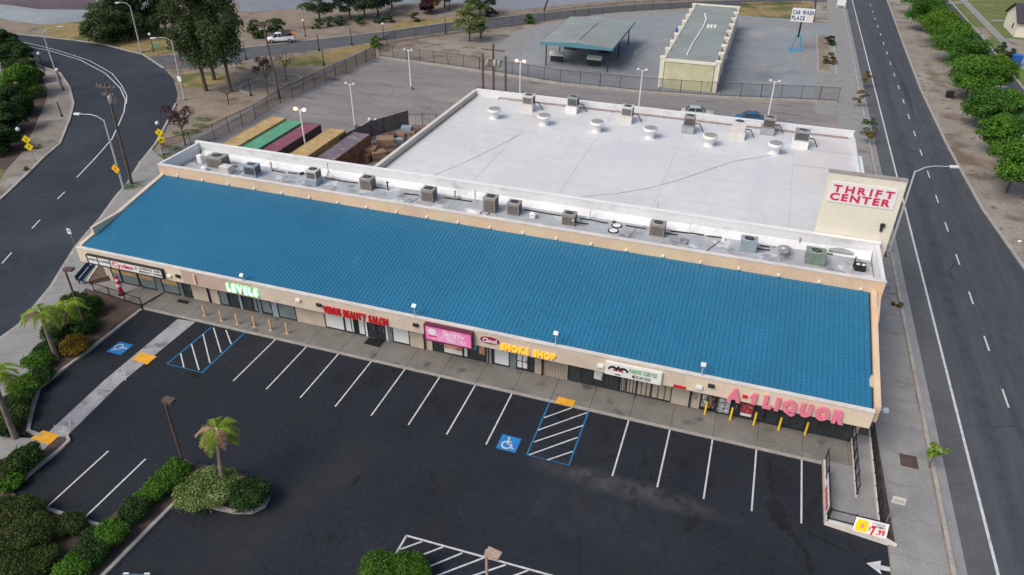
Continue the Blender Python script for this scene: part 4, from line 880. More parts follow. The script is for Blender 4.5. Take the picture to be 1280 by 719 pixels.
# script + SMOKE SHOP
x0, x1, x2 = fx_(601, 428), fx_(624, 432), fx_(694.5, 446)
t = thing('shop_sign', 'maroon edged white script sign left of the SMOKE SHOP letters', 'sign', (0, 0, 0), 0)
b = MB(); b.add([(x0+(x1-x0)*(.5+.52*math.cos(k)), FY-.1+d, 3.82+.3*math.sin(k)) for d in (0, .095) for k in [i*.39 for i in range(16)]], [tuple(range(16))[::-1]]+[(i, (i+1) % 16, 16+(i+1) % 16, 16+i) for i in range(16)]); b.build('backing', mat('maroon', (.28, .02, .07), .5, .1, 2), t)
lettering(t, 'Cloud', x0+.2, x1-.15, 3.66, .36, FY-.105, M['white'], ext=.01, gap=.02, bold=.03)
t = thing('shop_sign', 'glowing orange letters reading SMOKE SHOP', 'sign', (0, 0, 0), 0)
lettering(t, 'SMOKE SHOP', x1+.12, x2, 3.24, .56, FY-.07, M['smoke'], bold=.03, ext=.06, each=True, gap=.1)
# mexican food
x0, x1 = fx_(757, 459), fx_(827.5, 472)
t = thing('shop_sign', 'white box sign with green words over MEXICAN FOOD', 'sign', (0, 0, 0), 0)
sign_panel(t, x0, x1, 3.12, 4.2, FY-.2, .195, M['white'])
lettering(t, 'PANCHO CUERVOS', x0+1.75, x1-.35, 3.68, .36, FY-.205, M['green'], ext=.01, bold=.04); lettering(t, 'MEXICAN FOOD', x0+2.0, x1-.75, 3.25, .28, FY-.205, M['black'], ext=.01, bold=.02)
b = MB()
for sx_ in (-1, 1):
    for i in range(7):
        a = R(20+i*24); cx = x0+.95+sx_*.38
        b.cbox(cx+math.cos(a)*.3*sx_, FY-.206, 3.5+.28*math.sin(a), .13, .01, .2)
b.box(x0+.85, FY-.212, 3.75, x0+1.05, FY-.205, 4.02); b.box(x0+.75, FY-.212, 3.22, x0+1.15, FY-.205, 3.3); b.build('emblem', M['black'], t)
b = MB(); [b.cbox(x0+.95+s*.26, FY-.213, 3.55, .2, .008, .2) for s in (-1, 1)]; b.build('emblem_eye', M['pinkred'], t)
# A-1 LIQUOR
x0, x1 = fx_(911.5, 496), fx_(1057, 525)
t = thing('shop_sign', 'big pink raised letters reading A-1 LIQUOR', 'sign', (0, 0, 0), 0)
xd = lambda px, py: aty(px, py, FY).x
for s, p0, p1 in (('A', (909.5, 492), (927, 495)), ('1', (937, 497.5), (945.5, 498.7)), ('LIQUOR', (955, 498), (1057, 520))):
    x_a, x_b = xd(*p0), xd(*p1)
    if s == '1':
        w_ = x_b-x_a; pl = [(x_a, 3.75), (x_a, 3.6), (x_a+w_*.35, 3.68), (x_a+w_*.35, 3.13), (x_b, 3.13), (x_b, 4.08), (x_a+w_*.5, 4.08)]; b = MB(); n = len(pl)
        b.add([(x, FY-.18, z_) for x, z_ in pl]+[(x, FY-.05, z_) for x, z_ in pl], [(1, 2, 6, 0), (2, 3, 4, 5, 6)]+[(i, i+n, (i+1) % n+n, (i+1) % n) for i in range(n)]); b.build('letter', M['lpink'], t)
    else: lettering(t, s, x_a, x_b, 3.11, .97, FY-.12, M['lpink'], bold=.08, ext=.07, each=True, gap=.2)
b = MB(); b.box(xd(928, 495), FY-.14, 3.5, xd(934, 496), FY-.003, 3.72); b.build('letter', M['red'], t)
# THRIFT CENTER
p0, p1 = aty(1041, 228, 19.42), aty(1122, 237, 19.42); zt = aty(1041, 227, 19.42).z; zb = aty(1041, 250, 19.42).z
t = thing('store_sign', 'white panel with red outlined words THRIFT CENTER on the cream wall', 'sign', (0, 0, 0), 0)
y = 19.42
sign_panel(t, p0.x-.1, p1.x+.1, zb-.15, zt+.05, y-.06, .055, M['white'])
h = (zt-zb)*.38
lettering(t, 'THRIFT', p0.x+.15, p1.x-.1, zt-h-.18, h, y-.08, M['pinkred'], bold=.03, ext=.02, each=True, gap=.26)
lettering(t, 'CENTER', p0.x+.05, p1.x-.2, zb+.08, h, y-.08, M['pinkred'], bold=.035, ext=.02, each=True, gap=.16)

# ================================================================== ROOF PLANT
def disc(b, x, y, z, r, mi=0, n=14): b.add([(x+r*math.cos(6.2832*i/n), y+r*math.sin(6.2832*i/n), z) for i in range(n)], [tuple(range(n))], mi)
def condenser(label, x, y, z, w, d, h, m, grille='dark', base=None, hood=None, rz=0., group='condensing units on the service roof', duct=None):
    t = thing('air_conditioner', label, 'air conditioner', (x, y, z), rz, group)
    b = MB(); zb = .0
    if base: b2 = MB(); b2.box(-w*.62, -d*.7, 0, w*.55, d*.55, base); b2.build('curb_base', M[hood or m], t); zb = base
    b.box(-w/2, -d/2, zb+.02, w/2, d/2, zb+h); b.box(-w/2-.03, -d/2-.03, zb+h, w/2+.03, d/2+.03, zb+h+.05); b.build('casing', M[m], t)
    g = MB(); n = 7
    for i in range(n):
        zz = zb+.14+(h-.26)*i/n; g.box(-w/2+.07, -d/2-.02, zz, w/2-.07, -d/2-.002, zz+(h-.26)/n*.6); g.box(w/2+.002, -d/2+.07, zz, w/2+.02, d/2-.07, zz+(h-.26)/n*.6)
    g.build('grille', M[grille], t)
    f = MB(); r = min(w, d)*.41; f.lathe(0, 0, zb+h+.05, [(r, 0), (r, .05), (r*.93, .05), (r*.93, .01)], 16); f.build('fan_ring', M['galv'], t)
    f = MB(); disc(f, 0, 0, zb+h+.075, r*.92); f.build('fan_opening', M['black'], t)
    f = MB(); [f.bar((0, 0, zb+h+.095), (r*.9*math.cos(a), r*.9*math.sin(a), zb+h+.095), .02, .01) for a in (0, 1.05, 2.1, 3.14, 4.19, 5.24)]; f.build('fan_guard', M['galv'], t)
    if duct:
        f = MB(); f.tube((w/2, 0, zb+.25), (w/2+.6, .15, zb+.15), .06); f.tube((w/2+.6, .15, zb+.15), (w/2+1.1, .4, .05), .05); f.build('line_pipe', M['cablack'], t)
    return t
z = 6.4
def ac(px, py, w, d, h, m, label, **k):
    w *= .88; d *= .9; h *= .9
    # px,py = centre of the unit's top in the photo
    p = at(px, py, z+h+(k.get('base') or 0)); y = min(max(p.y, RYg+.5+d/2), BY-.75-d/2+.2); x = p.x
    return condenser(label, x, y, z, w, d, h, m, **k)
ac(271, 195, 2.1, 1.5, 1.25, 'acgrey', 'wide weathered grey rooftop unit nearest the left end of the service roof', grille='acdark', duct=1)
ac(314, 206, 1.5, 1.1, 1.1, 'acblue', 'blue grey rooftop unit with a dark end panel, second from the left', grille='black', base=.12)
ac(391, 212, 1.25, 1.15, 1.0, 'acwhite', 'pale framed condenser with dark grille just left of the tripod mast', base=.55, hood='acblue')
ac(459, 222, 1.35, 1.2, 1.25, 'acgrey', 'grey condenser with a shiny bottom tray right of the tripod mast', grille='acdark', duct=1)
ac(536, 236, 1.35, 1.25, 1.25, 'actan', 'brown grey condenser standing alone with a skirted base', grille='acdark')
ac(613.5, 246, 1.3, 1.2, 1.55, 'actan', 'tall brown grey condenser, left one of the close pair', grille='acdark')
ac(643, 253, 1.3, 1.15, 1.2, 'acgrey', 'lower grey condenser, right one of the close pair', grille='acdark')
ac(712, 267, 1.3, 1.1, 1.1, 'actan', 'tan condenser just left of the two round roof drains', grille='acdark', duct=1)
ac(823, 279, 1.45, 1.15, 1.2, 'actan', 'tan condenser right of the two round roof drains', grille='acdark', duct=1)
ac(937, 299, 1.5, 1.2, 1.1, 'acblue', 'blue grey duct box unit near the satellite mast', grille='acblue', duct=1)
ac(1021, 314, 1.7, 1.3, 1.1, 'acgreen', 'green stained rooftop unit near the right end of the service roof', grille='acgreen')
# white cowl, box, tray, black machine
def simple(name, label, cat, px, py, zz, fn, group=None, y=None):
    p = at(px, py, zz) if y is None else aty(px, py, y); t = thing(name, label, cat, (p.x, p.y, zz), 0, group); fn(t); return t
def f_box(w, d, h, m, lid=None, nm='casing'):
    def f(t):
        b = MB(); b.box(-w/2, -d/2, 0, w/2, d/2, h); b.build(nm, M[m], t)
        b = MB(); b.add([(-w/2-.04, -d/2-.04, h), (w/2+.04, -d/2-.04, h), (w/2+.04, d/2+.04, h), (-w/2-.04, d/2+.04, h), (0, 0, h+.16)], [(0, 1, 4), (1, 2, 4), (2, 3, 4), (3, 0, 4), (3, 2, 1, 0)]); b.build('lid', M[lid or m], t)
        b = MB(); b.box(-w/2+.1, -d/2-.015, .12, w/2-.1, -d/2-.002, h-.15); b.build('access_panel', M[lid or m], t)
    return f
simple('roof_vent', 'cream square vent box with pyramid lid between the two left units', 'roof vent', 284, 216, z, f_box(1.1, .9, .75, 'acwhite'))
simple('roof_vent', 'small white cowl vent at the far left of the service roof', 'roof vent', 252, 203, z, f_box(.55, .6, .8, 'white'))
simple('roof_vent', 'low white box in front of the far left rooftop unit', 'roof vent', 256, 213, z, f_box(.6, .5, .35, 'white'))
simple('roof_tray', 'long pale open metal tray right of the green unit', 'metal tray', 1050, 316, z, f_box(1.9, .8, .3, 'galv'))
simple('roof_vent', 'small white box on the roof just right of the close pair of condensers', 'roof vent', 666, 272, z, f_box(.5, .5, .4, 'white'))
simple('roof_hatch', 'low grey hatch beside the tan condenser right of the drains', 'roof hatch', 848, 302, z, f_box(1.4, .9, .2, 'galv'))
simple('roof_vent', 'flat white plate left of the tall condenser', 'roof hatch', 592, 266, z, f_box(1.2, .8, .12, 'white'))
def f_black(t):
    b = MB(); b.box(-.4, -.35, 0, .4, .35, .5); b.build('housing', M['black'], t)
    for s in (-.2, .2):
        b = MB(); b.lathe(s, -.1, .5, [(.14, 0), (.14, .06)], 10); b.build('cover', M['white'], t)
    b = MB(); b.tube((-.45, .2, 0), (-.45, .2, 1.0), .05); b.build('flue', M['black'], t)
simple('exhaust_blower', 'black blower with two pale round covers near the right end', 'exhaust fan', 1074, 337, z, f_black)
def f_fan(t):
    b = MB(); b.lathe(0, 0, 0, [(.3, 0), (.3, .4), (.5, .5), (.55, .6), (.2, .8)], 16); b.build('cowl', M['galv'], t)
    b = MB(); b.box(-.35, -.35, 0, .35, .35, .12); b.build('curb_base', M['acgrey'], t)
simple('exhaust_blower', 'round dark topped exhaust cowl between blue box and green unit', 'exhaust fan', 979, 318, z, f_fan)
def f_dish(t):
    b = MB(); b.tube((0, 0, 0), (0, 0, .9), .04); b.build('mast', M['galv'], t)
    b = MB(); b.lathe(0, 0, .75, [(.05, 0), (.3, .06), (.42, .16)], 14); b.build('dish', M['acgrey'], t)
simple('satellite_dish', 'dark dish tilted up beside the exhaust cowl', 'satellite dish', 976, 326, z, f_dish)
def f_drain(t):
    b = MB(); b.lathe(0, 0, 0, [(.48, 0), (.48, .07), (.38, .07)], 20); b.build('rim', M['black'], t)
    b = MB(); disc(b, 0, 0, .078, .37, n=20); b.build('cover', M['white'], t)
simple('round_skylight', 'white round skylight with black rim, the front one of two', 'skylight', 766.5, 289, z, f_drain, 'round skylights on the service roof')
simple('round_skylight', 'grey round skylight with black rim, the rear one of two', 'skylight', 771, 282.5, z, f_drain, 'round skylights on the service roof')
def f_tri(t):
    b = MB(); b.tube((0, 0, 0), (0, 0, 1.7), .04); b.lathe(0, 0, 1.7, [(.08, 0), (.13, .08), (.08, .18)], 10); b.build('mast', M['galvl'], t)
    for a in (.3, 2.4, 4.5): b = MB(); b.tube((math.cos(a)*.8, math.sin(a)*.8*.8, 0), (0, 0, 1.1), .025); b.build('leg', M['acgrey'], t)
simple('tripod_mast', 'tripod antenna mast with pale ball top on the service roof', 'antenna', 412, 226, z, f_tri)
def f_pipe(h, m='white', r=.06, cap=True):
    def f(t):
        b = MB(); b.tube((0, 0, 0), (0, 0, h), r, n=8); b.build('pipe', M[m], t)
        b = MB(); b.lathe(0, 0, h-.02, [(r*1.7, 0), (r*1.7, .1), (r*.5, .16)], 10); b.build('vent_cap', M[m], t)
    return f
for px, py, h, m, lab in [(370, 210, 1.3, 'white', 'tall thin white pipe left of the framed condenser'), (354, 233, .9, 'white', 'short white pipe by the front parapet near the left units'), (340, 212, .7, 'galv', 'grey bent pipe between the blue grey unit and white pipe'),
        (485, 238, .8, 'black', 'black pipe right of the condenser with the shiny tray'), (569, 247, .6, 'acgrey', 'short grey pipe left of the tall condenser'), (594, 252, 1.1, 'galvl', 'tall pale pipe touching the left side of the tall condenser'),
        (716, 283, .6, 'white', 'white pipe in front of the tan condenser by the drains'), (737, 274, .9, 'white', 'white pipe between tan condenser and the drains'), (861, 292, 1.1, 'white', 'thin white pipe right of the roof hatch'), (850, 305, .5, 'acgrey', 'stub pipe beside the low grey hatch'),
        (821, 266, 1.0, 'galvl', 'thin pole on the back parapet behind the tan condenser'), (998, 308, .7, 'acgrey', 'thin grey pipe left of the green unit'), (1061, 300, .5, 'acgrey', 'small grey vent by the back parapet near the tray'), (1093, 320, .4, 'black', 'tiny black vent at the right end parapet'), (658, 250, .9, 'acgrey', 'thin aerial pole behind the lower grey condenser')]:
    simple('vent_pipe', lab, 'vent pipe', px, py, z, f_pipe(h, m, .045 if 'thin' in lab else .07), 'vent pipes on the service roof')
# black insulated lines lying along the foot of the back parapet
ln = thing('refrigerant_line', 'run of black insulated pipe lying along the foot of the back parapet', 'pipe run', (0, 0, 0))
for pts in [[(340, 213), (347, 214), (356, 216)], [(360, 216), (372, 217)], [(405, 222), (430, 227), (447, 229)], [(505, 242), (524, 244)], [(555, 247), (590, 252)], [(655, 262), (684, 267), (702, 270)], [(725, 273), (740, 275), (752, 278), (760, 279)], [(782, 282), (808, 286)], [(838, 289), (868, 292), (880, 294)], [(884, 295), (902, 297)], [(950, 307), (962, 309)], [(1022, 296), (1040, 300)]]:
    b = MB(); b.path([(at(x, y, z+.06).x, min(at(x, y, z+.06).y, BY-.76), z+.07) for x, y in pts], .055, 6); b.build('pipe_section', M['cablack'], ln)
gaps = [(-15.9, 'left of the blue grey end unit'), (-9.5, 'left of the framed condenser'), (-7.6, 'in front of the framed condenser'), (-3.2, 'just right of the tripod mast'), (3.5, 'right of the condenser with the shiny tray'), (9.6, 'left of the tall condenser'), (11.2, 'close by the flat white plate'), (18.6, 'right of the close pair'), (24.6, 'right of the round skylights'), (26.6, 'left of the tan condenser past the skylights'), (31.2, 'right of the low grey hatch'), (34.2, 'midway between hatch and blue box unit'), (42.6, 'between green unit and black blower')]
for k, (x, lab) in enumerate(gaps):
    dk = ['wood', 'acgrey', 'cablack', 'white'][k % 4]; y = [RYg+.9, RYg+1.7, BY-1.1][k % 3]
    t = thing('pipe_support', 'small %s block on the service roof, %s' % ({'wood': 'wooden', 'acgrey': 'grey', 'cablack': 'black', 'white': 'white'}[dk], lab), 'roof block', (x, y, 6.4), k*.7, 'small blocks on the service roof'); b = MB(); w = .14+.04*(k % 4); b.box(-w, -.12, 0, w, .12, .16); b.box(-w*.8, -.07, .161, w*.8, .07, .2); b.build('block', M[dk], t)
    if k % 2 == 0:
        t = thing('conduit', 'thin %s conduit bending across the service roof, %s' % ('dark' if k % 4 else 'grey', lab), 'conduit', (x+.5, RYg+.7, 6.43), 0, 'thin conduits on the service roof')
        pts = [(0, 0, 0), (random.uniform(.4, 1.0), random.uniform(.4, 1.0), 0), (random.uniform(1.1, 1.8), random.uniform(1.4, 2.2), 0), (random.uniform(1.4, 2.2), 4.0, 0)]; b = MB(); b.path(pts, .035, 5); b.build('tube', M['cablack' if k % 4 else 'acgrey'], t)
# big roof: vent bowls and units
for i, (px, py, lab) in enumerate([(618, 137.5, 'left end of the row'), (680, 145.5, 'second from the left'), (746.5, 153.5, 'third from the left'), (813.5, 161.5, 'third from the right'), (888, 170.5, 'second from the right'), (970, 180.5, 'right end of the row')]):
    p = at(px, py, 7.0)
    t = thing('roof_ventilator', 'white flared roof ventilator with grey mesh top, '+lab, 'roof ventilator', (p.x, p.y, 5.95), 0, 'roof ventilators on the big store')
    b = MB(); b.lathe(0, 0, 0, [(.52, 0), (.52, .7), (.8, .85), (.84, 1.2), (.78, 1.22)], 20); b.build('body', M['white'], t)
    b = MB(); b.lathe(0, 0, 1.225, [(.74, 0), (.7, .03)], 20); b.build('mesh_top', M['acgrey'], t)
    b = MB(); b.lathe(0, 0, 0, [(.72, .0), (.7, .05), (.52, .07)], 20); b.build('flashing', M['bigroof'], t)
for px, py, w, bm, hood, lab in [(661, 119, 1.35, 'acwhite', 'acwhite', 'framed unit on a cream hooded base, leftmost behind the ventilators'), (717, 121, 1.2, 'galv', 'white', 'small framed unit with a white hood, second along the back parapet'), (785, 133, 1.3, 'acwhite', 'acwhite', 'framed unit on cream hood, third along the back parapet'),
        (863, 145, 1.2, 'acgrey', 'galv', 'grey framed unit on brown legs in front of the parked pale car'), (925, 152, 1.5, 'acwhite', 'acwhite', 'cream unit with cream grille in front of the blue car'), (963, 147, 1.3, 'acgrey', 'galv', 'tall dark grilled unit on a galvanised plinth behind the last ventilator'), (1004, 163, 1.5, 'galv', 'white', 'wide pale unit nearest the right back corner of the big roof')]:
    p = at(px, py, 5.95+1.9)
    condenser(lab, p.x, min(p.y, BB-.4-.9), 5.95, w, 1.2, 1.05, bm, grille='acwhite' if 'cream grille' in lab else 'dark', base=.85, hood=hood, group='rooftop units along the back parapet', duct=1)
# ================================================================== LAMPS, POLES, SIGNS
def top_of(px, py, h, base, keep=.45):
    q = at(px, py, h); q = Vector((base.x+(q.x-base.x)*keep, base.y+(q.y-base.y)*keep*.4, h)); return q-Vector((base.x, base.y, 0))
def street_lamp(label, base, top, head, h, sign=None):
    p = at(*base); t = thing('street_lamp', label, 'street lamp', (p.x, p.y, .12), 0, 'cobra head street lamps')
    T = top_of(*top, h, p, .5)
    b = MB(); b.tube((0, 0, 0), T, .13, .08, 10); b.build('pole', M['galvl'], t)
    b = MB(); b.cbox(0, 0, 0, .4, .4, .12); b.build('base_plate', M['galv'], t)
    q = at(head[0], head[1], h+.5)-p; q = Vector((q.x+T.x-(at(*top, h).x-p.x), q.y+T.y-(at(*top, h).y-p.y), h+.45))
    mid = (T+q)/2+Vector((0, 0, .28)); b = MB(); b.tube(T-Vector((0, 0, .1)), T.lerp(mid, .5)+Vector((0, 0, .1)), .05, n=6); b.tube(T.lerp(mid, .5)+Vector((0, 0, .1)), mid, .045, n=6); b.tube(mid, q, .04, n=6); b.build('arm', M['galvl'], t)
    d = (q-mid).normalized(); b = MB(); b.bar(q-d*.1, q+d*.65, .34, .16); b.build('lamp_head', M['white'], t)
    b = MB(); b.bar(q+d*.15-Vector((0, 0, .1)), q+d*.5-Vector((0, 0, .1)), .24, .06); b.build('lens', M['glassgrey'], t)
    if sign:
        s = MB(); zz = sign; c = T*(zz/h); s.box(c.x-.35, c.y-.2, zz-.4, c.x+.35, c.y-.16, zz+.4); s.build('traffic_panel', M['white'], t)
    return t
street_lamp('grey street lamp on the pavement behind the left end of the blue roof', (155, 237), (132, 152), (101, 144), 8.4)
street_lamp('grey street lamp on the inside of the bend beside the hedge', (77, 111), (55, 41), (75, 34), 8.6)
street_lamp('grey street lamp at the junction by the dry grass, highest in the picture', (177, 66), (164, 8), (150, 4), 8.2)
street_lamp('grey street lamp with a small white panel in front of the tall trees', (231, 125), (217, 52), (196, 48), 8.8, sign=3.2)
street_lamp('grey street lamp with long arm over the main road behind the cream wall', (1111, 316), (1143, 214), (1188, 208), 8.8)
def diamond(t, x, y, z, s, m, arrow=True, face=(0, -1)):
    a = math.atan2(face[1], face[0])+math.pi/2; c, n = math.cos(a), math.sin(a)
    def P(u, v, d): return (x+u*c+d*n, y+u*n-d*c, z+v)
    b = MB(); b.add([P(0, -s, 0), P(s, 0, 0), P(0, s, 0), P(-s, 0, 0), P(0, -s, .03), P(s, 0, .03), P(0, s, .03), P(-s, 0, .03)], [(0, 3, 2, 1), (4, 5, 6, 7), (0, 1, 5, 4), (1, 2, 6, 5), (2, 3, 7, 6), (3, 0, 4, 7)]); o = b.build('sign_plate', m, t)
    b = MB(); k = s*.5
    b.add([P(-k*.15, -k*.8, .036), P(k*.12, -k*.8, .036), P(k*.12, k*.0, .036), P(-k*.15, k*.0, .036), P(-k*.5, k*.05, .036), P(k*.5, k*.05, .036), P(0, k*.8, .036)], [(0, 1, 2, 3), (4, 5, 6)]); b.build('arrow_mark', M['black'], o)
def warn(label, base, h, n, m='signyellow', s=.55, face=(0, -1)):
    p = at(*base); t = thing('warning_sign', label, 'road sign', (p.x, p.y, .12), 0, 'yellow bend signs')
    b = MB(); b.tube((0, 0, 0), (0, 0, h), .045, n=8); b.build('post', M['galv'], t)
    for i in range(n): diamond(t, 0, -.06, h-.55-i*s*1.75, s, M[m], face=face)
warn('two yellow diamond signs on one post beside the hedge on the left bend', (43, 200), 3.2, 2, face=(.5, -1))
warn('two yellow diamond signs on one post at the kerb near the bare tree', (206, 190), 3.1, 2, face=(.4, -1))
p = at(155, 237); t = thing('warning_sign', 'single orange yellow diamond sign strapped to the street lamp', 'road sign', (p.x, p.y, 0), 0, 'yellow bend signs')
q = at(147, 211, 2.6); diamond(t, q.x-p.x, -.2, 2.7, .6, M['signorange']); b = MB(); b.box(-.5, -.16, 2.6, -.1, -.05, 2.8); b.build('bracket', M['galv'], t)
# post-top globe lamps
M['globe'] = mat('opal_globe', (.75, .74, .7), .3, 0)
def globe(label, base, h):
    p = at(*base); t = thing('post_lamp', label, 'post lamp', (p.x, p.y, .1), 0, 'globe post lamps')
    b = MB(); b.lathe(0, 0, 0, [(.16, 0), (.16, .2), (.08, .35), (.06, h-.3), (.1, h-.25)], 10); b.build('post', M['black'], t)
    b = MB(); b.lathe(0, 0, h-.25, [(.1, 0), (.22, .1), (.27, .25), (.22, .4), (.1, .5)], 12); b.build('globe', M['globe'], t)
for lab, bs, h in [('black post lamp with white globe at the upper end of the hedge', (56, 90), 3.0), ('black post lamp with white globe beside the inner street lamp', (80, 114), 3.3), ('black post lamp with white globe next to the paired yellow signs on the left', (33, 190), 3.0),
        ('black post lamp with white globe on the fence corner by the far road', (480, 50), 2.9), ('black post lamp with white globe on the dirt slope left of the small trees', (382, 46), 3.0), ('black post lamp with pale globe in dry grass left of the tall trees', (192.5, 65), 3.1), ('black post lamp with pale globe behind the pair of signs near the bare tree', (204, 182), 3.0)]: globe(lab, bs, h)
for lab, bs, h in [('slim dark bollard post on the sand left of the fence', (314, 120), 2.6), ('slim dark post at the roadside beyond the small bare tree', (399, 64), 2.8), ('slim dark post with green foot in the grass strip', (405, 82), 2.6), ('slim dark post just right of the tall trees by the far road', (308, 75), 3.2), ('slim dark post before the far road near the shrubs', (440, 57), 3.2), ('slim leaning dark stump post inside the left bend', (78, 147), 2.2), ('slim dark post by the far fence under the pale willow', (557, 42), 2.8), ('slim dark post on the slope beside the far trees', (562, 14), 3.6)]:
    p = at(*bs); t = thing('post', lab, 'post', (p.x, p.y, .05), 0, 'slim dark posts')
    b = MB(); b.lathe(0, 0, 0, [(.2, 0), (.18, .3), (.09, .5), (.07, h)], 10); b.build('shaft', mat('dark_green_iron', (.02, .04, .035), .6, .1, 2), t)
    b = MB(); b.lathe(0, 0, h, [(.1, 0), (.1, .06), (.03, .12)], 10); b.build('finial', M['black'], t)
# white double-headed poles of the back lot
def lot_pole(label, base, h, lit=False, bulk=True):
    p = at(*base); t = thing('lot_light', label, 'light pole', (p.x, p.y, .02), 0, 'white lot lights')
    b = MB(); b.tube((0, 0, 0), (0, 0, h), .12, .08, 8); b.build('pole', M['white'], t)
    b = MB(); b.lathe(0, 0, 0, [(.35, 0), (.35, .5)], 12); b.build('footing', M['conc'], t)
    for s in (-1, 1):
        b = MB(); b.tube((0, 0, h-.05), (s*.5, 0, h+.05), .04); b.build('arm', M['white'], t)
        b = MB(); b.lathe(s*.6, 0, h-.08, [(.12, 0), (.24, .08), (.2, .28), (.08, .34)], 10); b.build('lamp_head', M['lampon' if lit else 'acwhite'], t)
    return t
M['lampon'] = mat('lit_lamp', (1, .8, .5), .4, 0, emit=(1, .62, .3), es=5)
lot_pole('white twin light pole standing in the back lot by the fallen pole', (444, 160), 6.2)
lot_pole('white twin light pole near the fence at the upper left of the lot', (514, 112), 6.2)
lot_pole('lit white twin light pole among the shipping containers', (384, 196), 6.2, True)
lot_pole('lit white twin light pole behind the left part of the big roof', (650, 128), 6.2, True)
lot_pole('white twin light pole behind the middle of the big roof', (798, 140), 6.2)
lot_pole('white light pole behind the units at the right of the big roof', (958, 156), 6.2)
p0, p1 = at(446, 162, .25), at(464, 149, .25)
t = thing('fallen_pole', 'fallen light pole lying on the lot beside the standing one', 'light pole', (p0.x, p0.y, .1)); b = MB(); b.tube((0, 0, .15), p1-p0+Vector((0, 0, .15)), .12, .09); b.build('pole', M['acwhite'], t)
for s in (-.5, .5): b = MB(); q = p1-p0; b.lathe(q.x+s+.2, q.y, .0, [(.2, 0), (.25, .15), (.1, .35)], 10); b.build('lamp_head', M['white'], t)
# brown shoebox lamps of the front lot
def shoebox(label, base, top, h, m='brownpole', rz=0, hm=None):
    p = at(*base); t = thing('car_park_lamp', label, 'light pole', (p.x, p.y, .1), 0, 'brown car park lamps')
    T = top_of(*top, h, p, .4)
    b = MB(); b.bar((0, 0, 0), T, .12, .12); b.build('pole', M[m], t)
    b = MB(); b.lathe(0, 0, 0, [(.3, 0), (.3, .6)], 12); b.build('footing', M['conc'], t)
    c, s = math.cos(rz), math.sin(rz)
    b = MB(); b.cbox(T.x+.38*c, T.y+.38*s, h-.12, .75, .5, .18, rz=rz); b.cbox(T.x+.1*c, T.y+.1*s, h-.05, .3, .12, .1, rz=rz); b.build('lamp_head', M[hm or m], t)
    b = MB(); b.cbox(T.x+.38*c, T.y+.38*s, h-.14, .62, .4, .03, rz=rz); b.build('lens', M['acwhite'], t)
shoebox('brown box headed lamp beside the palm island', (232, 588), (211, 500), 6.3, rz=0)
shoebox('brown box headed lamp at the left bed near the yellow shrub', (108, 412), (87, 335), 6.0, rz=.2)
hb = at(608, 690, 6.3); t_ = pix((hb.x, hb.y, 0)); shoebox('faded tan box headed lamp at the bottom edge of the picture', t_, (608, 690), 6.3, 'brownpole2', rz=-.15)
p_ = at(89, 296); t = thing('street_sign', 'small blue and white parking sign on a thin post at the left kerb', 'road sign', (at(95, 312).x, at(95, 312).y, .12))
b = MB(); b.tube((0, 0, 0), (0, 0, 2.3), .03); b.build('post', M['galv'], t); b = MB(); b.box(-.25, -.06, 1.7, .25, -.035, 2.3); b.build('plate', M['white'], t); b = MB(); b.box(-.18, -.07, 1.95, .18, -.061, 2.2); b.build('symbol', mat('pale_sign_blue', (.2, .35, .6), .5, .05, 1), t)
p_ = at(200, 76); t = thing('street_sign', 'green street name sign on a pale red post at the far junction', 'road sign', (p_.x, p_.y, .05))
b = MB(); b.tube((0, 0, 0), (0, 0, 2.8), .05); b.build('post', mat('pale_red_post', (.4, .15, .13), .6, .1, 1), t); b = MB(); b.box(-.7, -.05, 2.5, .7, .0, 2.85); b.build('plate', mat('road_sign_green', (.05, .3, .2), .5, .05, 1), t)
# utility poles
def utility(label, base, top, h, arms=((.0, 2.4),), gear=0, lean=.6):
    p = at(*base); t = thing('utility_pole', label, 'utility pole', (p.x, p.y, .0), 0, 'wooden utility poles')
    T = top_of(*top, h, p, lean)
    b = MB(); b.tube((0, 0, 0), T, .2, .13, 10); b.build('pole', M['bark'], t)
    for dz, L in arms:
        c = T*((h-dz-.4)/h); b = MB(); b.bar(c-Vector((L/2, .2, 0)), c+Vector((L/2, .1, 0)), .12, .14); o = b.build('crossarm', M['wood'], t)
        for s in (-.45, -.25, .25, .45): b = MB(); b.lathe(c.x+s*L, c.y-.05, c.z+.07, [(.04, 0), (.08, .08), (.04, .2)], 8); b.build('insulator', M['acgrey'], o)
    for i in range(gear):
        c = T*((h-1.6-i*.15)/h); a = -.6+i*1.3; b = MB(); b.lathe(c.x+.45*math.cos(a), c.y+.45*math.sin(a), c.z-.5, [(.2, 0), (.24, .05), (.24, .75), (.15, .85)], 12); b.build('transformer', M['acgrey'], t)
    return t
utility('tall dark utility pole with transformers on the pavement left of the blue roof', (165, 231), (137, 104), 12.2, ((0, 2.6), (.9, 1.6)), 2)
utility('slender utility pole on the sand in front of the white pickup', (350, 124), (332, 25), 11.4, ((0, 3.2),), 0, .9)
utility('thin roadside utility pole carrying a crossarm at the top edge', (680, 13), (682, -12), 9, ((0, 2),), 0)
utility('dark utility pole beside the wash sign at the top right', (1017, 27), (1018, -6), 9, ((0, 2),), 0)
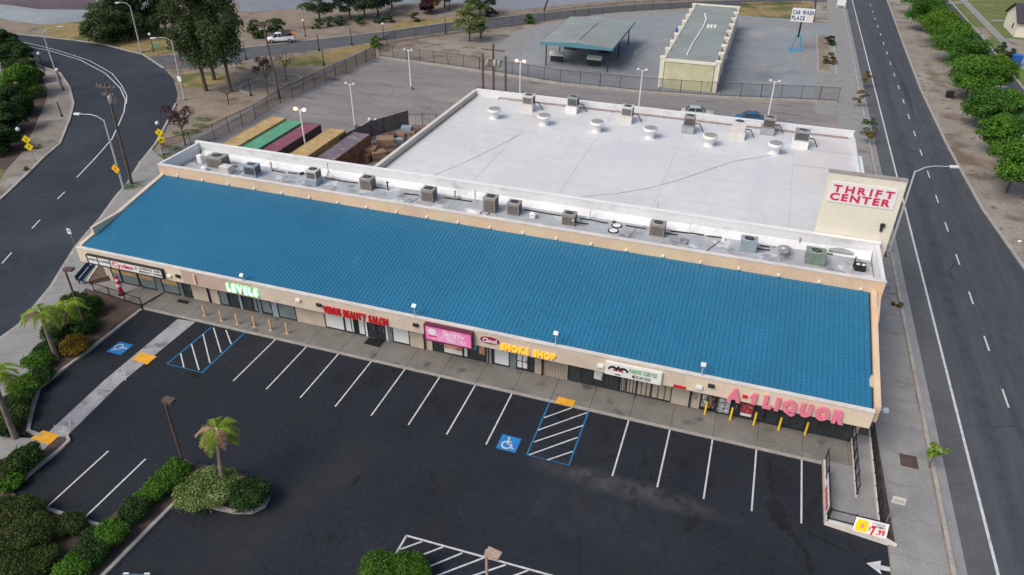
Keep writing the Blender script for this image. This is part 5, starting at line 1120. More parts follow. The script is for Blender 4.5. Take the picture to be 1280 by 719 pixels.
for bs, tp, lab, h, g in [((604, 118), (601, 70), 'left brown pole of the transformer bank behind the big roof', 6.4, 0), ((617, 120), (615, 58), 'middle brown pole with crossarms of the transformer bank', 8.0, 3), ((632, 122), (630, 72), 'right brown pole of the transformer bank behind the big roof', 6.4, 0)]:
    p = at(*bs); t = thing('transformer_pole', lab, 'utility pole', (p.x, p.y, 0), 0, 'transformer bank poles'); b = MB(); b.tube((0, 0, 0), (0, 0, h), .2, .17, 8); b.build('pole', M['rust'] if g else M['wood'], t)
    if g:
        b = MB(); b.bar((-1.9, 0, h-.9), (1.9, 0, h-.9), .15, .18); b.build('crossarm', M['wood'], t); b = MB(); b.bar((-1.5, 0, h-2.6), (1.5, 0, h-2.6), .15, .2); b.build('crossarm', M['wood'], t)
        for i, s in enumerate((-.8, .4, 1.1)): b = MB(); b.lathe(s, -.35, h-3.2, [(.26, 0), (.3, .05), (.3, .85), (.12, 1.0)], 12); b.build('transformer', M['acblue' if i == 1 else 'acgrey'], t)
        for s in (-1.7, -1.1, 0, 1.1, 1.7): b = MB(); b.lathe(s, 0, h-.8, [(.05, 0), (.09, .12), (.04, .28)], 8); b.build('insulator', M['acgrey'], t)
# floodlights over the fascia
for px, py, lab in [(304, 342, 'floodlight on the roof edge above the green lit sign'), (519, 380, 'floodlight on the roof edge between salon and pink signs'), (696, 414, 'floodlight on the roof edge right of the orange letters'), (880, 453, 'floodlight on the roof edge left of the pink liquor letters')]:
    hp = aty(px, py, FY+.3); t = thing('floodlight', lab, 'floodlight', (hp.x, FY+.1, FZ1+.1), 0, 'floodlights along the roof edge')
    h = hp.z-FZ1-.1; b = MB(); b.tube((0, 0, 0), (0, 0, h), .04); b.build('post', M['galvl'], t)
    b = MB(); b.add([(-.17, -.2, h-.08), (.17, -.2, h-.08), (.17, .03, h+.12), (-.17, .03, h+.12), (-.15, -.1, h-.15), (.15, -.1, h-.15), (.15, .14, h+.06), (-.15, .14, h+.06)], [(0, 1, 2, 3), (4, 7, 6, 5), (0, 4, 5, 1), (1, 5, 6, 2), (2, 6, 7, 3), (3, 7, 4, 0)]); b.build('lamp_head', M['galvl'], t)
# bollards
for i, (px, py) in enumerate([(256.5, 394.5), (277.5, 400.5), (297.5, 405), (318.5, 408), (339, 412.5), (359.5, 416.5)]):
    p = at(px, py, .15); t = thing('bollard', ['faded yellow bollard left end of the row below the green lit sign', 'faded yellow bollard second from left below the green lit sign', 'faded yellow bollard third from left below the green lit sign', 'faded yellow bollard third from right below the green lit sign', 'faded yellow bollard second from right below the green lit sign', 'faded yellow bollard right end of the row below the green lit sign'][i], 'bollard', (p.x, p.y, .15), 0, 'bollards before the shops')
    b = MB(); b.lathe(0, 0, 0, [(.085, 0), (.085, 1.0), (.06, 1.06)], 12); b.build('post', M['faded_yellow'], t); b = MB(); b.lathe(0, 0, 0, [(.2, 0), (.19, .03), (.09, .035)], 12); b.build('foot_patch', mat('pale_patch', (.4, .3, .24), .9, .15, 3), t)
for i, (px, py) in enumerate([(881, 517.5), (912.5, 525), (942, 531), (973, 537.5), (1006, 543.5)]):
    p = at(px, py, .15); t = thing('bollard', ['bright yellow bollard before the barred liquor window, leftmost', 'bright yellow bollard before the pale rack window', 'bright yellow bollard before the red posters', 'bright yellow bollard under the letter L', 'bright yellow bollard farthest right, by the dark bay'][i], 'bollard', (p.x, p.y, .15), 0, 'bollards before the shops')
    b = MB(); b.lathe(0, 0, 0, [(.08, 0), (.08, 1.15), (.055, 1.2)], 12); b.build('post', M['yellow'], t); b = MB(); b.lathe(0, 0, .5, [(.082, 0), (.082, .02)], 12); b.build('band', M['black'], t)
# pink inflatable-looking cone totem
p = at(152.5, 368, .15); t = thing('advertising_figure', 'red and white upright cone totem on a black foot before the donut shop', 'sign', (p.x, p.y, .15))
b = MB(); b.lathe(0, 0, 0, [(.32, 0), (.3, .1)], 14); b.build('foot', M['black'], t)
b = MB(); b.lathe(0, 0, .1, [(.2, 0), (.17, .6), (.24, .75), (.22, 1.3), (.1, 1.55), (.14, 1.75), (.05, 1.95)], 14); b.build('body', M['pinkred'], t)
b = MB(); b.lathe(0, 0, .9, [(.25, 0), (.25, .28)], 14); b.lathe(0, 0, 1.5, [(.19, 0), (.17, .14)], 14); b.build('white_band', M['white'], t)
# doormats
for q, lab in (([(538+460*0, 0)], None),):
    pass
def mat_on(label, px4):
    pts = A(px4, .15); c = (sum(p[0] for p in pts)/4, sum(p[1] for p in pts)/4); t = thing('doormat', label, 'doormat', (c[0], c[1], .155)); b = MB(); b.prism([(p[0]-c[0], p[1]-c[1]) for p in pts], 0, .02); b.build('mat', M['rubber'], t)
mat_on('wide dark doormat before the beauty salon doors', [(461, 422.5), (482, 425), (474.5, 434.5), (454.5, 429.5)])
mat_on('small black doormat before the donut shop door', [(223.5, 374), (237, 377), (234, 380.5), (221, 377.5)])
# brown sloped side wall and blue bench at the left end
pA, pB = at(112, 356, .15), at(128, 332, .15)
t = thing('planter_wall', 'low dark brown sloping wall at the left end of the shops', 'wall', (0, 0, 0))
b = MB(); b.add([(pA.x, pA.y, .15), (pA.x+3.4, pA.y+3.2, .15), (pB.x+.4, pB.y, .15), (pA.x, pA.y, .5), (pA.x+3.2, pA.y+3.2, .9), (pB.x+.4, pB.y, .9)], [(3, 4, 5), (0, 1, 4, 3), (1, 2, 5, 4), (2, 0, 3, 5)]); b.build('brick_face', mat('dark_brown_masonry', (.13, .09, .075), .9, .25, 3, .2), t)
b = MB(); b.bar((pA.x-.1, pA.y, .56), (pB.x+.3, pB.y, .96), .16, .1); b.build('coping', M['tan'], t)
p0, p1 = at(98, 357, .15), at(115, 336, .15); d = p1-p0
t = thing('bench', 'dark blue bench on the pavement beside the left wall', 'bench', (p0.x, p0.y, .15), math.atan2(d.y, d.x)); L = d.length
b = MB(); [b.box(0, -.5+k*.16, .43, L, -.37+k*.16, .48) for k in range(3)]; b.build('seat', mat('navy_paint', (.02, .05, .12), .5, .15, 2), t)
b = MB(); [b.box(0, .0, .55+k*.16, L, .05, .68+k*.16) for k in range(3)]; b.build('backrest', bpy.data.materials['navy_paint'], t)
for x in (.3, L-.3): b = MB(); b.box(x-.04, -.45, 0, x+.04, -.39, .43); b.box(x-.04, -.02, 0, x+.04, .04, 1.0); b.box(x-.04, -.45, .38, x+.04, .0, .42); b.build('leg', M['black'], t)

# ================================================================== FENCES AND RAILINGS
def fence(name, label, pts, h, sp, m, z0=.05, pick=.14, pr=.011, cat='fence', screen=None, top=True, group=None):
    t = thing(name, label, cat, (pts[0][0], pts[0][1], z0), 0, group); o = Vector((pts[0][0], pts[0][1], 0)); P = [Vector((p[0], p[1], 0))-o for p in pts]
    rl = MB(); pk = MB(); post = None
    for a, c in zip(P, P[1:]):
        L = (c-a).length; n = max(1, round(L/sp)); d = (c-a)/L
        for z_ in ((.12, h-.05) if top else (.12,)): rl.bar(a+Vector((0, 0, z_)), c+Vector((0, 0, z_)), .05, .05)
        for i in range(n+(c is P[-1])):
            q = a+d*L*i/n
            if post is None: b = MB(); b.tube((0, 0, -.1), (0, 0, h+.06), .045, n=6); post = b.mesh('post', m)
            link('post', post, t, q)
        if screen: pk.bar(a+Vector((0, 0, h*.5)), c+Vector((0, 0, h*.5)), .03, h*.95)
        else:
            k = int(L/pick)
            for i in range(1, k):
                q = a+d*L*i/k; r = pr
                pk.add([q+Vector((-r, 0, .1)), q+Vector((r, 0, .1)), q+Vector((r, 0, h-.05)), q+Vector((-r, 0, h-.05)), q+Vector((0, r, .1)), q+Vector((0, -r, .1)), q+Vector((0, -r, h-.05)), q+Vector((0, r, h-.05))], [(0, 1, 2, 3), (4, 5, 6, 7)])
    o1 = rl.build('rail', m, t); o1['kind'] = 'stuff'
    o2 = pk.build('screen' if screen else 'picket', screen or m, t); o2['kind'] = 'stuff'
    return t
M['fence'] = mat('dark_fence', (.05, .042, .042), .7, .2, 2)
fence('metal_fence', 'long dark picket fence on the low kerb wall behind the back lot', [(p.x, p.y+.1) for p in RF], 2.1, 3.0, M['fence'], .35, .13, .014)
LF = [at(x, y) for x, y in [(205, 196), (240, 186), (269, 175), (320, 150), (351, 130), (420, 97), (470, 73)]]
fence('metal_fence', 'dark mesh fence beside the pale path on the left', [(p.x, p.y) for p in LF], 2.2, 3.0, M['fence'], .05, .12, .022)
FF = [at(x, y) for x, y in [(473, 64), (495, 53), (520, 49), (560, 43.5), (600, 38), (640, 33.5), (700, 24), (770, 15.5), (860, 10), (930, 7), (1000, 5)]]
fence('metal_fence', 'dark fence following the near side of the far road', [(p.x, p.y) for p in FF], 2.1, 4.0, M['fence'], .03, .2, .02)
fence('hand_railing', 'low black railing before the donut shop', [at(x, y, .15) for x, y in [(118, 364), (178, 384)]], 1.0, 2.2, M['black'], .15, .15, .01, 'railing')
fence('hand_railing', 'black railing on the left edge of the ramp, holding a banner', [(43.45, .1), (43.45, -5.1)], 1.0, 1.7, M['black'], .42, 9, .01, 'railing')
fence('hand_railing', 'black railing across the low end of the ramp', [(43.5, -5.15), (46.4, -5.15)], .95, 1.5, M['black'], .42, 9, .01, 'railing')
fence('hand_railing', 'black railing along the middle of the ramp', [(45.26, 3.3), (45.26, -2.5)], 1.0, 1.2, M['black'], .45, .6, .012, 'railing')
fence('hand_railing', 'black railing along the right edge of the ramp', [(46.49, 4.5), (46.49, -5.0)], 1.0, 1.2, M['black'], .55, .6, .012, 'railing')
g0, g1, g2 = at(465, 172), at(511, 158), at(546, 158)
M['screen'] = mat('dark_screen_fabric', (.13, .115, .115), .9, .3, 1.5, .2)
fence('screened_fence', 'dark fabric screened fence between the lot and the crate yard', [(g0.x-1.5, g0.y-9), (g0.x, g0.y), (g1.x, g1.y)], 2.3, 2.5, M['fence'], .02, screen=M['screen'])
fence('metal_gate', 'open railed gate closing the crate yard beside the big store', [(g1.x, g1.y), (g2.x, g2.y)], 1.8, 2.2, M['fence'], .02, .9, .015, 'gate')
# banners
t = thing('banner', 'white banner with yellow picture and red price $7.99 on the ramp rail', 'banner', (0, 0, 0))
y = -5.28; a, c = 44.9, 46.75
b = MB(); b.add([(a, y, 1.35), (c, y, 1.35), (c+.02, y-.32, .45), (a-.05, y-.32, .45), (a, y+.02, 1.35), (c, y+.02, 1.35), (c+.02, y-.3, .45), (a-.05, y-.3, .45)], [(0, 3, 2, 1), (4, 5, 6, 7), (0, 1, 5, 4), (2, 3, 7, 6)]); b.build('cloth', M['white'], t)
def onb(u, v, e=.01): return (a+(c-a)*u, y-.32*(1-v)-e, .45+.9*v-e*.3)
b = MB(); b.add([onb(.05, .1), onb(.4, .1), onb(.42, .5), onb(.38, .9), onb(.1, .92), onb(.04, .5)], [(0, 1, 2, 3, 4, 5)]); b.build('picture', M['signyellow'], t)
b = MB(); b.add([onb(.17, .35, .02), onb(.28, .32, .02), onb(.3, .6, .02), onb(.2, .68, .02)], [(0, 1, 2, 3)]); b.build('picture_detail', M['skin'], t)
def slant_text(s, u0, u1, v0, h, m, bold=.04):
    parts = []; x = 0.
    for ch in s:
        if ch == ' ': x += .4; continue
        v, f = char_mesh(ch, bold, .002); parts.append((v, f, x-v[:, 0].min())); x += v[:, 0].max()-v[:, 0].min()+.08
    mb = MB()
    for v, f, ox in parts:
        mb.add([onb(u0+(u1-u0)*(p[0]+ox)/x, v0+p[1]/.72*h, .02+p[2]) for p in v.tolist()], f)
    mb.build('lettering', m, t)
slant_text('$', .44, .50, .28, .3, M['red']); slant_text('7', .51, .66, .06, .6, M['red'], .07); slant_text('.99', .68, .95, .15, .38, M['red'])
slant_text('2 TACOS', .52, .9, .78, .14, M['black'], .01); slant_text('COMBO', .6, .92, .6, .14, M['black'], .01)
t = thing('banner', 'narrow white banner with red writing hanging on the left ramp rail', 'banner', (0, 0, 0))
b = MB(); b.add([(43.36, -4.9, .35), (43.36, -2.6, .45), (43.4, -1.9, 1.3), (43.4, -4.9, 1.35), (43.34, -4.9, .35), (43.34, -2.6, .45), (43.38, -1.9, 1.3), (43.38, -4.9, 1.35)], [(0, 1, 2, 3), (7, 6, 5, 4)]); b.build('cloth', M['white'], t)
b = MB(); [b.box(43.32, -4.7+k*.5, .6, 43.335, -4.4+k*.5, 1.05) for k in range(4)]; b.build('lettering', M['red'], t)
t = thing('banner', 'dark red cloth tied to the left ramp rail above the white banner', 'banner', (0, 0, 0))
b = MB(); b.add([(43.5, -2.6, .45), (43.5, -1.2, .6), (43.5, -.9, 1.35), (43.48, -1.85, 1.3)], [(0, 1, 2, 3)]); b.build('cloth', mat('dark_red_cloth', (.12, .02, .02), .8, .2, 2), t)
t = thing('sign_board', 'tilted pale square sign on a post at the ramp corner', 'sign', (47.0, -3.9, .15))
b = MB(); b.tube((0, 0, 0), (.1, 0, 1.9), .04); b.build('post', M['galv'], t); b = MB(); b.box(-.2, -.06, 1.75, .55, -.02, 2.3); b.build('plate', M['acwhite'], t); b = MB(); b.box(-.1, -.075, 1.9, .45, -.061, 1.95); b.box(-.1, -.075, 2.05, .45, -.061, 2.1); b.build('print', M['acgrey'], t)
# wall lamp and wires at the right corner of the shops
t = thing('corner_lamp', 'pale blue corner floodlight bracket at the right end of the fascia', 'lamp', (45.9, 1.6, 4.3)); b = MB(); b.tube((-.3, 0, 0), (.4, 0, .2), .04); b.build('bracket', M['galv'], t); b = MB(); b.box(.25, -.2, .1, .55, .1, .3); b.build('lamp_head', M['acblue'], t)
# car wash pole sign
bp = at(994, 64); SZ = next(k*.05 for k in range(60, 240) if pix((bp.x, bp.y, k*.05))[1] < 27.5); q = at(1002.5, 20.5, 8.6); t = thing('pole_sign', 'white board sign reading CAR WASH PLACE on a blue footed post', 'sign', (bp.x, bp.y, 0))
b = MB(); b.tube((-.9, 0, 0), (-.3, 0, 3.0), .12); b.tube((.9, 0, 0), (.3, 0, 3.0), .12); b.box(-1.2, -.4, 0, 1.2, .4, .35); b.build('base_frame', mat('faded_blue_steel', (.08, .3, .5), .6, .12, 1), t)
b = MB(); b.tube((0, 0, 2.6), (0, 0, SZ), .16); b.build('post', M['black'], t)
hw = 1.95; b = MB(); b.box(-hw, -.2, SZ, hw, .2, SZ+2.3); b.build('board', M['white'], t)
bl = mat('sign_blue', (.03, .08, .25), .5, .05, 1)
lettering(t, 'CAR WASH', -hw+.15, hw-.15, SZ+1.3, .72, -.22, bl, ext=.01, bold=.04); lettering(t, 'PLACE', -hw+.15, .45, SZ+.3, .72, -.22, bl, ext=.01, bold=.04)
b = MB(); b.box(.7, -.215, SZ+.2, hw-.1, -.201, SZ+1.2); b.build('small_panel', M['cream'], t)
# clutter at the car wash
for (px, py, m, lab) in [(848, 42, 'blue', 'blue bin beside the left side of the car wash'), (904, 66, 'acwhite', 'pale coin box right of the car wash wall'), (901, 84, 'acgrey', 'grey coin box near the front right corner of the car wash')]:
    p = at(px, py+3); t = thing('wash_bin', lab, 'bin', (p.x, p.y, .02)); b = MB(); b.box(-.6, -.5, 0, .6, .5, 1.2); b.build('body', M[m], t); b = MB(); b.box(-.66, -.56, 1.2, .66, .56, 1.32); b.build('lid', M[m], t)

# ================================================================== CONTAINERS AND CRATES
def corrugated(b, x0, x1, y0, y1, z0, z1):
    n = int((y1-y0)/.36)
    for x, s in ((x0, -1), (x1, 1)):
        for i in range(n):
            a = y0+(y1-y0)*i/n; w = (y1-y0)/n
            vs = [(x, a, z0), (x+s*-.04, a+w*.25, z0), (x+s*-.04, a+w*.5, z0), (x, a+w*.75, z0), (x, a+w, z0)]; vs += [(v[0], v[1], z1) for v in vs]
            b.add(vs, [(k, k+1, k+6, k+5) for k in range(4)])
def container(label, far0, far1, L, m, side=None, h=2.6):
    a, c = at(*far0, h), at(*far1, h); cx = (a.x+c.x)/2; w = max(2.35, min(2.5, c.x-a.x)); y1 = (a.y+c.y)/2
    t = thing('shipping_container', label, 'container', (cx, y1-L/2, .03), 0, 'shipping containers in the yard')
    b = MB(); corrugated(b, -w/2, w/2, -L/2, L/2, .15, h-.12); b.box(-w/2+.05, -L/2, .0, w/2-.05, L/2, .15); b.build('side_panel', M[side or m], t)
    b = MB(); n = int(L/.6)
    for i in range(n): y = -L/2+L*i/n; b.box(-w/2+.1, y+.05, h-.1, w/2-.1, y+L/n-.05, h-.03)
    b.box(-w/2+.03, -L/2, h-.14, w/2-.03, L/2, h-.1); b.build('roof', M[m], t)
    b = MB(); 
    for x in (-w/2, w/2-.1):
        b.box(x, -L/2, h-.13, x+.1, L/2, h); b.box(x, -L/2, 0, x+.1, L/2, .14)
        for y in (-L/2-.02, L/2-.08): b.box(x, y, 0, x+.1, y+.1, h)
    b.box(-w/2, L/2-.1, h-.12, w/2, L/2+.02, h+.002); b.box(-w/2, -L/2-.02, h-.12, w/2, -L/2+.1, h+.002); b.build('frame', M[side or m], t)
    for s in (-1, 1):
        b = MB(); b.box(min(0, s*(w/2-.1))+.01, L/2, .15, max(0, s*(w/2-.1))-.01, L/2+.06, h-.15); d_ = b.build('door', M[m], t)
        b = MB(); b.tube((s*.35, L/2+.1, .2), (s*.35, L/2+.1, h-.2), .025, n=6); b.tube((s*.8, L/2+.1, .2), (s*.8, L/2+.1, h-.2), .025, n=6); b.build('lock_rod', M['galv'], d_)
cy = mat('container_mustard', (.46, .33, .15), .7, .2, .8, .1, spots=[((.3, .18, .08), 1.2, .64, .06)]); cg = mat('container_green', (.11, .33, .2), .7, .14, .8, .08); cm = mat('container_maroon', (.24, .085, .12), .7, .16, .8, .1); cm2 = mat('container_shaded_maroon', (.07, .045, .055), .7, .2, .8, .1)  # darker copy of the maroon puts the unlit side's shade into the colour
cp = mat('container_faded_purple', (.17, .14, .17), .75, .2, .8, .15, spots=[((.28, .24, .26), .6, .58, .1)]); M.update(cy=cy, cg=cg, cm=cm, cm2=cm2, cp=cp)
container('mustard yellow shipping container at the left end of the row', (338.5, 145.8), (357.3, 148), 12.2, 'cy')
container('green shipping container between mustard and maroon ones', (360.8, 150.5), (376, 152.8), 12.2, 'cg')
container('maroon shipping container with shade painted into its sides, right of the green one', (381.9, 154), (400.6, 155.5), 12.2, 'cm', 'cm2')
container('mustard yellow shipping container standing apart on the right', (411, 160.5), (432, 163), 12.2, 'cy')
container('faded purple grey shipping container with rusty side', (440.5, 165.7), (464, 167.5), 12.2, 'cp', 'rust')
def crate(label, px, py, w, d, h, m, rz, z0=.03, group='crates and pallets in the yard'):
    p = at(px, py, z0+h); t = thing('crate', label, 'crate', (p.x, p.y, z0), rz, group)
    n = 4
    for k in range(n): b = MB(); b.box(-w/2, -d/2-.03, h*k/n+.02, w/2, -d/2, h*(k+1)/n-.03); b.build('slat', M[m], t)
    for k in range(n): b = MB(); b.box(w/2, -d/2, h*k/n+.02, w/2+.03, d/2, h*(k+1)/n-.03); b.build('slat', M[m], t)
    b = MB(); b.box(-w/2+.02, -d/2+.01, 0, w/2-.02, d/2, h-.03); b.build('box', M[m], t)
    for k in range(5): b = MB(); b.box(-w/2+w*k/5+.02, -d/2, h-.03, -w/2+w*(k+1)/5-.02, d/2, h); b.build('lid_board', M[m], t)
for a in [('brown crate leaning highest in the yard beside the fence', 481, 172, 2.2, 1.6, 1.5, 'cardboard', .5), ('brown crate left of the pile nearest the purple container', 461, 184, 1.8, 1.6, 1.3, 'cardboard', .2), ('brown crate at the front of the pile', 472, 189, 1.9, 1.3, 1.0, 'cardboard', .8), ('flattened brown crate touching the roof edge', 478, 195, 1.5, 1.2, .6, 'wood', .1),
          ('dark wooden crate behind the pile', 490, 180, 1.3, 1.1, .9, 'wood', .4), ('orange brown box between blue crates', 501, 166, 1.3, 1.1, 1.1, 'cardboard', .1), ('blue crate beside the screened fence', 496, 174, 1.5, 1.0, .8, 'acblue', .9), ('blue crate at the far end of the yard by the gate', 508, 158, 1.4, 1.1, 1.0, 'acblue', .2), ('dark blue tub low in the yard', 505, 171, 1.6, .9, .5, 'acblue', .7),
          ('small brown box right of the blue crate', 514, 165, .9, .8, .6, 'cardboard', .4), ('weathered pallet stack against the store wall', 519, 161, 1.3, 1.1, .7, 'wood', .2), ('rusty crate by the purple container', 455, 192, 1.6, 1.3, 1.0, 'rust', .1), ('dark crate in the gap under the fence', 487, 188, 1.2, 1.0, .7, 'wood', .9), ('rusty scrap heap box against the fence foot', 474, 178, 1.5, 1.1, .8, 'rust', 1.1), ('rusty bin behind the highest crate', 488, 167, 1.2, 1.0, 1.2, 'rust', .3), ('brown scrap box near the store wall middle', 497, 184, 1.2, .8, .5, 'rust', .6), ('small pale box beside the store wall', 526, 158, .9, .7, .4, 'cardboard', .1)]: crate(*a)

# ================================================================== VEHICLES
def wheel(t, x, y, r, s):
    b = MB(); b.tube((x, y-.11, r), (x, y+.11, r), r, r, 16); w = b.build('wheel', M['rubber'], t)
    b = MB(); b.tube((x, y+s*.09, r), (x, y+s*.125, r), r*.62, r*.55, 12); b.build('rim', M['chrome'], w)
def loft(sec, m, name, t, smooth=True):
    """sec: list of (x, [(y,z)...]) closed half rings mirrored"""
    vs = []; n = None
    for x, ring in sec:
        full = ring+[(-y, z) for y, z in ring[::-1]]; n = len(full); vs += [(x, y, z) for y, z in full]
    fs = [(i*n+j, i*n+(j+1) % n, (i+1)*n+(j+1) % n, (i+1)*n+j) for i in range(len(sec)-1) for j in range(n)]
    fs += [tuple(range(n))[::-1], tuple((len(sec)-1)*n+j for j in range(n))]
    b = MB(); b.add(vs, fs, 0, smooth); return b.build(name, m, t)
def car(label, x, y, rz, paint, kind='sedan', cat='car', L=4.7, z=.03):
    t = thing('pickup_truck' if kind == 'pickup' else 'parked_car', label, cat, (x, y, z), rz)
    w = .9; bl = .92 if kind != 'pickup' else 1.0; hl = L/2
    def ring(ww, z0, z1): return [(ww*.8, z0), (ww, z0+.12), (ww, (z0+z1)/2), (ww*.97, z1-.06), (ww*.86, z1)]
    prof = [(-hl, .75, .3, .72), (-hl+.12, .86, .25, .86), (-hl+.8, .9, .22, bl+.02), (-.6, .9, .22, bl), (.7, .9, .22, bl), (hl-.9, .9, .22, .84), (hl-.15, .84, .26, .7), (hl, .72, .32, .6)]
    if kind == 'pickup': prof = [(-hl, .86, .4, 1.0), (-hl+.1, .92, .35, 1.05), (-.4, .92, .35, 1.05), (-.3, .92, .35, 1.1), (1.2, .92, .35, 1.1), (hl-.2, .88, .38, 1.0), (hl, .8, .42, .85)]
    loft([(a, ring(b_, c, d)) for a, b_, c, d in prof], paint, 'body', t)
    if kind == 'pickup': c0, c1, c2, c3, hz, zb = -.45, -.15, .9, 1.55, 1.78, 1.08
    else: c0, c1, c2, c3, hz, zb = -1.75, -1.05, .35, 1.15, 1.42, .9
    gl = [(c0, [(.8, zb), (.8, zb+.01)]), (c1, [(.8, zb), (.64, hz-.02)]), (c2, [(.8, zb), (.64, hz-.02)]), (c3, [(.8, zb), (.78, zb+.01)])]
    loft(gl, M['glass'], 'window', t, False)
    loft([(c1-.08, [(.66, hz-.05), (.6, hz)]), (c1+.15, [(.67, hz-.05), (.6, hz+.035)]), (c2-.1, [(.67, hz-.05), (.6, hz+.035)]), (c2+.05, [(.66, hz-.05), (.6, hz)])], paint, 'roof', t)
    for s in (-1, 1):
        b = MB(); 
        for x0_, x1_ in (((c1+c2)/2, (c1+c2)/2), (c1, c0+.1), (c2, c3-.08)): b.bar((x1_, s*.81, zb-.01), (x0_, s*.655, hz-.01), .07, .05)
        b.build('window_pillar', paint, t)
        b = MB(); b.box(hl-.16, min(s*.45, s*.76), .55, hl-.02, max(s*.45, s*.76), .68); b.build('headlight', M['white'], t)
        b = MB(); b.box(-hl-.01, min(s*.5, s*.78), .62, -hl+.12, max(s*.5, s*.78), .78); b.build('tail_light', M['red'], t)
        b = MB(); b.box(c2+.25, min(s*.86, s*1.02), zb-.02, c2+.42, max(s*.86, s*1.02), zb+.12); b.build('mirror', paint, t)
        for x_ in (-hl+.95, hl-.9): wheel(t, x_, s*.82, .34 if kind != 'pickup' else .4, s)
        for x_ in (-.3,): b = MB(); b.box(x_-.01, min(s*.895, s*.91), .35, x_+.01, max(s*.895, s*.91), bl-.06); b.build('door_gap', M['black'], t)
    b = MB(); b.box(hl-.08, -.7, .32, hl+.06, .7, .48); b.build('bumper', M['dark'], t)
    if kind == 'pickup':
        b = MB(); b.box(-hl+.12, -.75, 1.055, -.55, .75, 1.065); b.build('bed_floor', M['black'], t)
        for y0_, y1_ in ((-.9, -.76), (.76, .9)): b = MB(); b.box(-hl+.05, y0_, 1.05, -.5, y1_, 1.28); b.build('bed_side', paint, t)
    return t
wp = mat('white_car_paint', (.72, .73, .75), .25, .04, 1, spec=.6); bp_ = mat('blue_car_paint', (.03, .11, .24), .25, .08, 1, spec=.6); gp = mat('pale_green_car_paint', (.42, .46, .44), .3, .06, 1, spec=.6); dp = mat('steel_blue_car_paint', (.12, .2, .28), .25, .08, 1, spec=.6)
p = at(352, 53); tr = car('white pickup truck with dark load on the far road', p.x, p.y, R(207), wp, 'pickup', 'pickup truck', 5.3)
q = Vector((p.x, p.y, 0)); d = Vector((math.cos(R(207)), math.sin(R(207)), 0))
t = thing('tarp_bundle', 'dark bundle with orange pieces in the pickup bed', 'load', (p.x-d.x*1.5, p.y-d.y*1.5, 1.12), R(207)); b = MB(); b.cbox(.2, 0, 0, 1.6, 1.2, .35); b.cbox(-.2, .1, .35, .8, .8, .2, rz=.3); b.build('bundle', M['black'], t); b = MB(); b.cbox(-.9, 0, .0, .4, 1.1, .75, rz=.1); b.build('orange_piece', M['orange'], t)
p = at(872, 138, .9); car('pale grey green sedan parked behind the big store', p.x, p.y, R(8), gp)
p = at(937, 145, .9); car('dark blue hatchback parked behind the big store', p.x, p.y, R(190), bp_, L=4.2)
p = at(146, 760, .9); car('steel blue car just entering the bottom left edge', p.x, p.y, R(108), dp)
p = at(1051, 8, .5); t = thing('notice_board', 'white framed board at the top end of the pavement', 'sign', (p.x, p.y, .1)); b = MB(); b.box(-.8, -.06, .6, .8, .06, 2.2); b.build('board', M['white'], t)
for s in (-1, 1): b = MB(); b.box(s*.87-.06, -.06, 0, s*.87+.06, .06, 2.4); b.build('leg', M['white'], t)
p = at(1268, 82); t = thing('recycling_bin', 'blue wheeled recycling bin beside the dark shrubs at the right', 'bin', (p.x, p.y, .05)); b = MB(); b.add([(-.6, -.55, .1), (.6, -.55, .1), (.6, .55, .1), (-.6, .55, .1), (-.75, -.7, 1.7), (.75, -.7, 1.7), (.75, .7, 1.7), (-.75, .7, 1.7)], [(3, 2, 1, 0), (0, 1, 5, 4), (1, 2, 6, 5), (2, 3, 7, 6), (3, 0, 4, 7)]); b.build('body', M['blue'], t)
b = MB(); b.box(-.78, -.74, 1.7, .78, .74, 1.8); b.build('lid', M['blue'], t)
for s in (-.5, .5): b = MB(); b.tube((s-.06, .6, .15), (s+.06, .6, .15), .15, n=10); b.build('wheel', M['rubber'], t)
p = at(1186, 122); t = thing('utility_cabinet', 'small dark cabinet on the dirt verge under the street trees', 'cabinet', (p.x, p.y, 0)); b = MB(); b.box(-.5, -.4, .06, .5, .4, .9); b.build('housing', M['black'], t); b = MB(); b.box(-.55, -.45, .9, .55, .45, .96); b.build('lid', M['dark'], t)
p = at(1274, 302); t = thing('litter', 'small white piece of litter on the dirt verge', 'litter', (p.x, p.y, .02)); b = MB(); b.add([(-.2, -.1, 0), (.15, -.15, .02), (.2, .1, .12), (-.1, .15, .05), (0, 0, .16)], [(0, 1, 4), (1, 2, 4), (2, 3, 4), (3, 0, 4)]); b.build('crumpled_sheet', M['white'], t)

# ================================================================== TREES, PALMS, SHRUBS
def tree(name, label, base, H, cr, m, n, ls, seed, group=None, rise=.35, trunk='bark', tr=.2, nc=26, lean=(0, 0), cat='tree', sx=1., wpos=None, hoff=0., shell=.5, flatc=1.):
    p = at(*base) if wpos is None else Vector((wpos[0], wpos[1], 0)); rng = random.Random(seed)
    t = thing(name, label, cat, (p.x, p.y, 0), rng.uniform(0, .5), group)
    limbs = [(rng.uniform(.45, .95), rng.uniform(0, 6.28), cr*rng.uniform(.5, .9), H*.22) for _ in range(6)]
    link('trunk', trunk_mesh('trunk', H*(rise+.3), tr, limbs, M[trunk], lean, seed), t)
    cl = []
    for i in range(nc):
        a = rng.uniform(0, 6.283); v = rng.random(); zz = H*(rise+(1-rise)*v*.9); rr = cr*math.sqrt(max(.05, 1-(2*v-.85)**2*.8))*rng.uniform(.25, .85)
        cl.append(((rr*math.cos(a)*sx+lean[0]*v, rr*math.sin(a)+lean[1]*v, zz), (cr*rng.uniform(.24, .42), cr*rng.uniform(.24, .42), H*(1-rise)*rng.uniform(.11, .19)*flatc)))
    link('crown', leaf_cloud('crown', cl, n, ls, m, seed, shell), t); return t
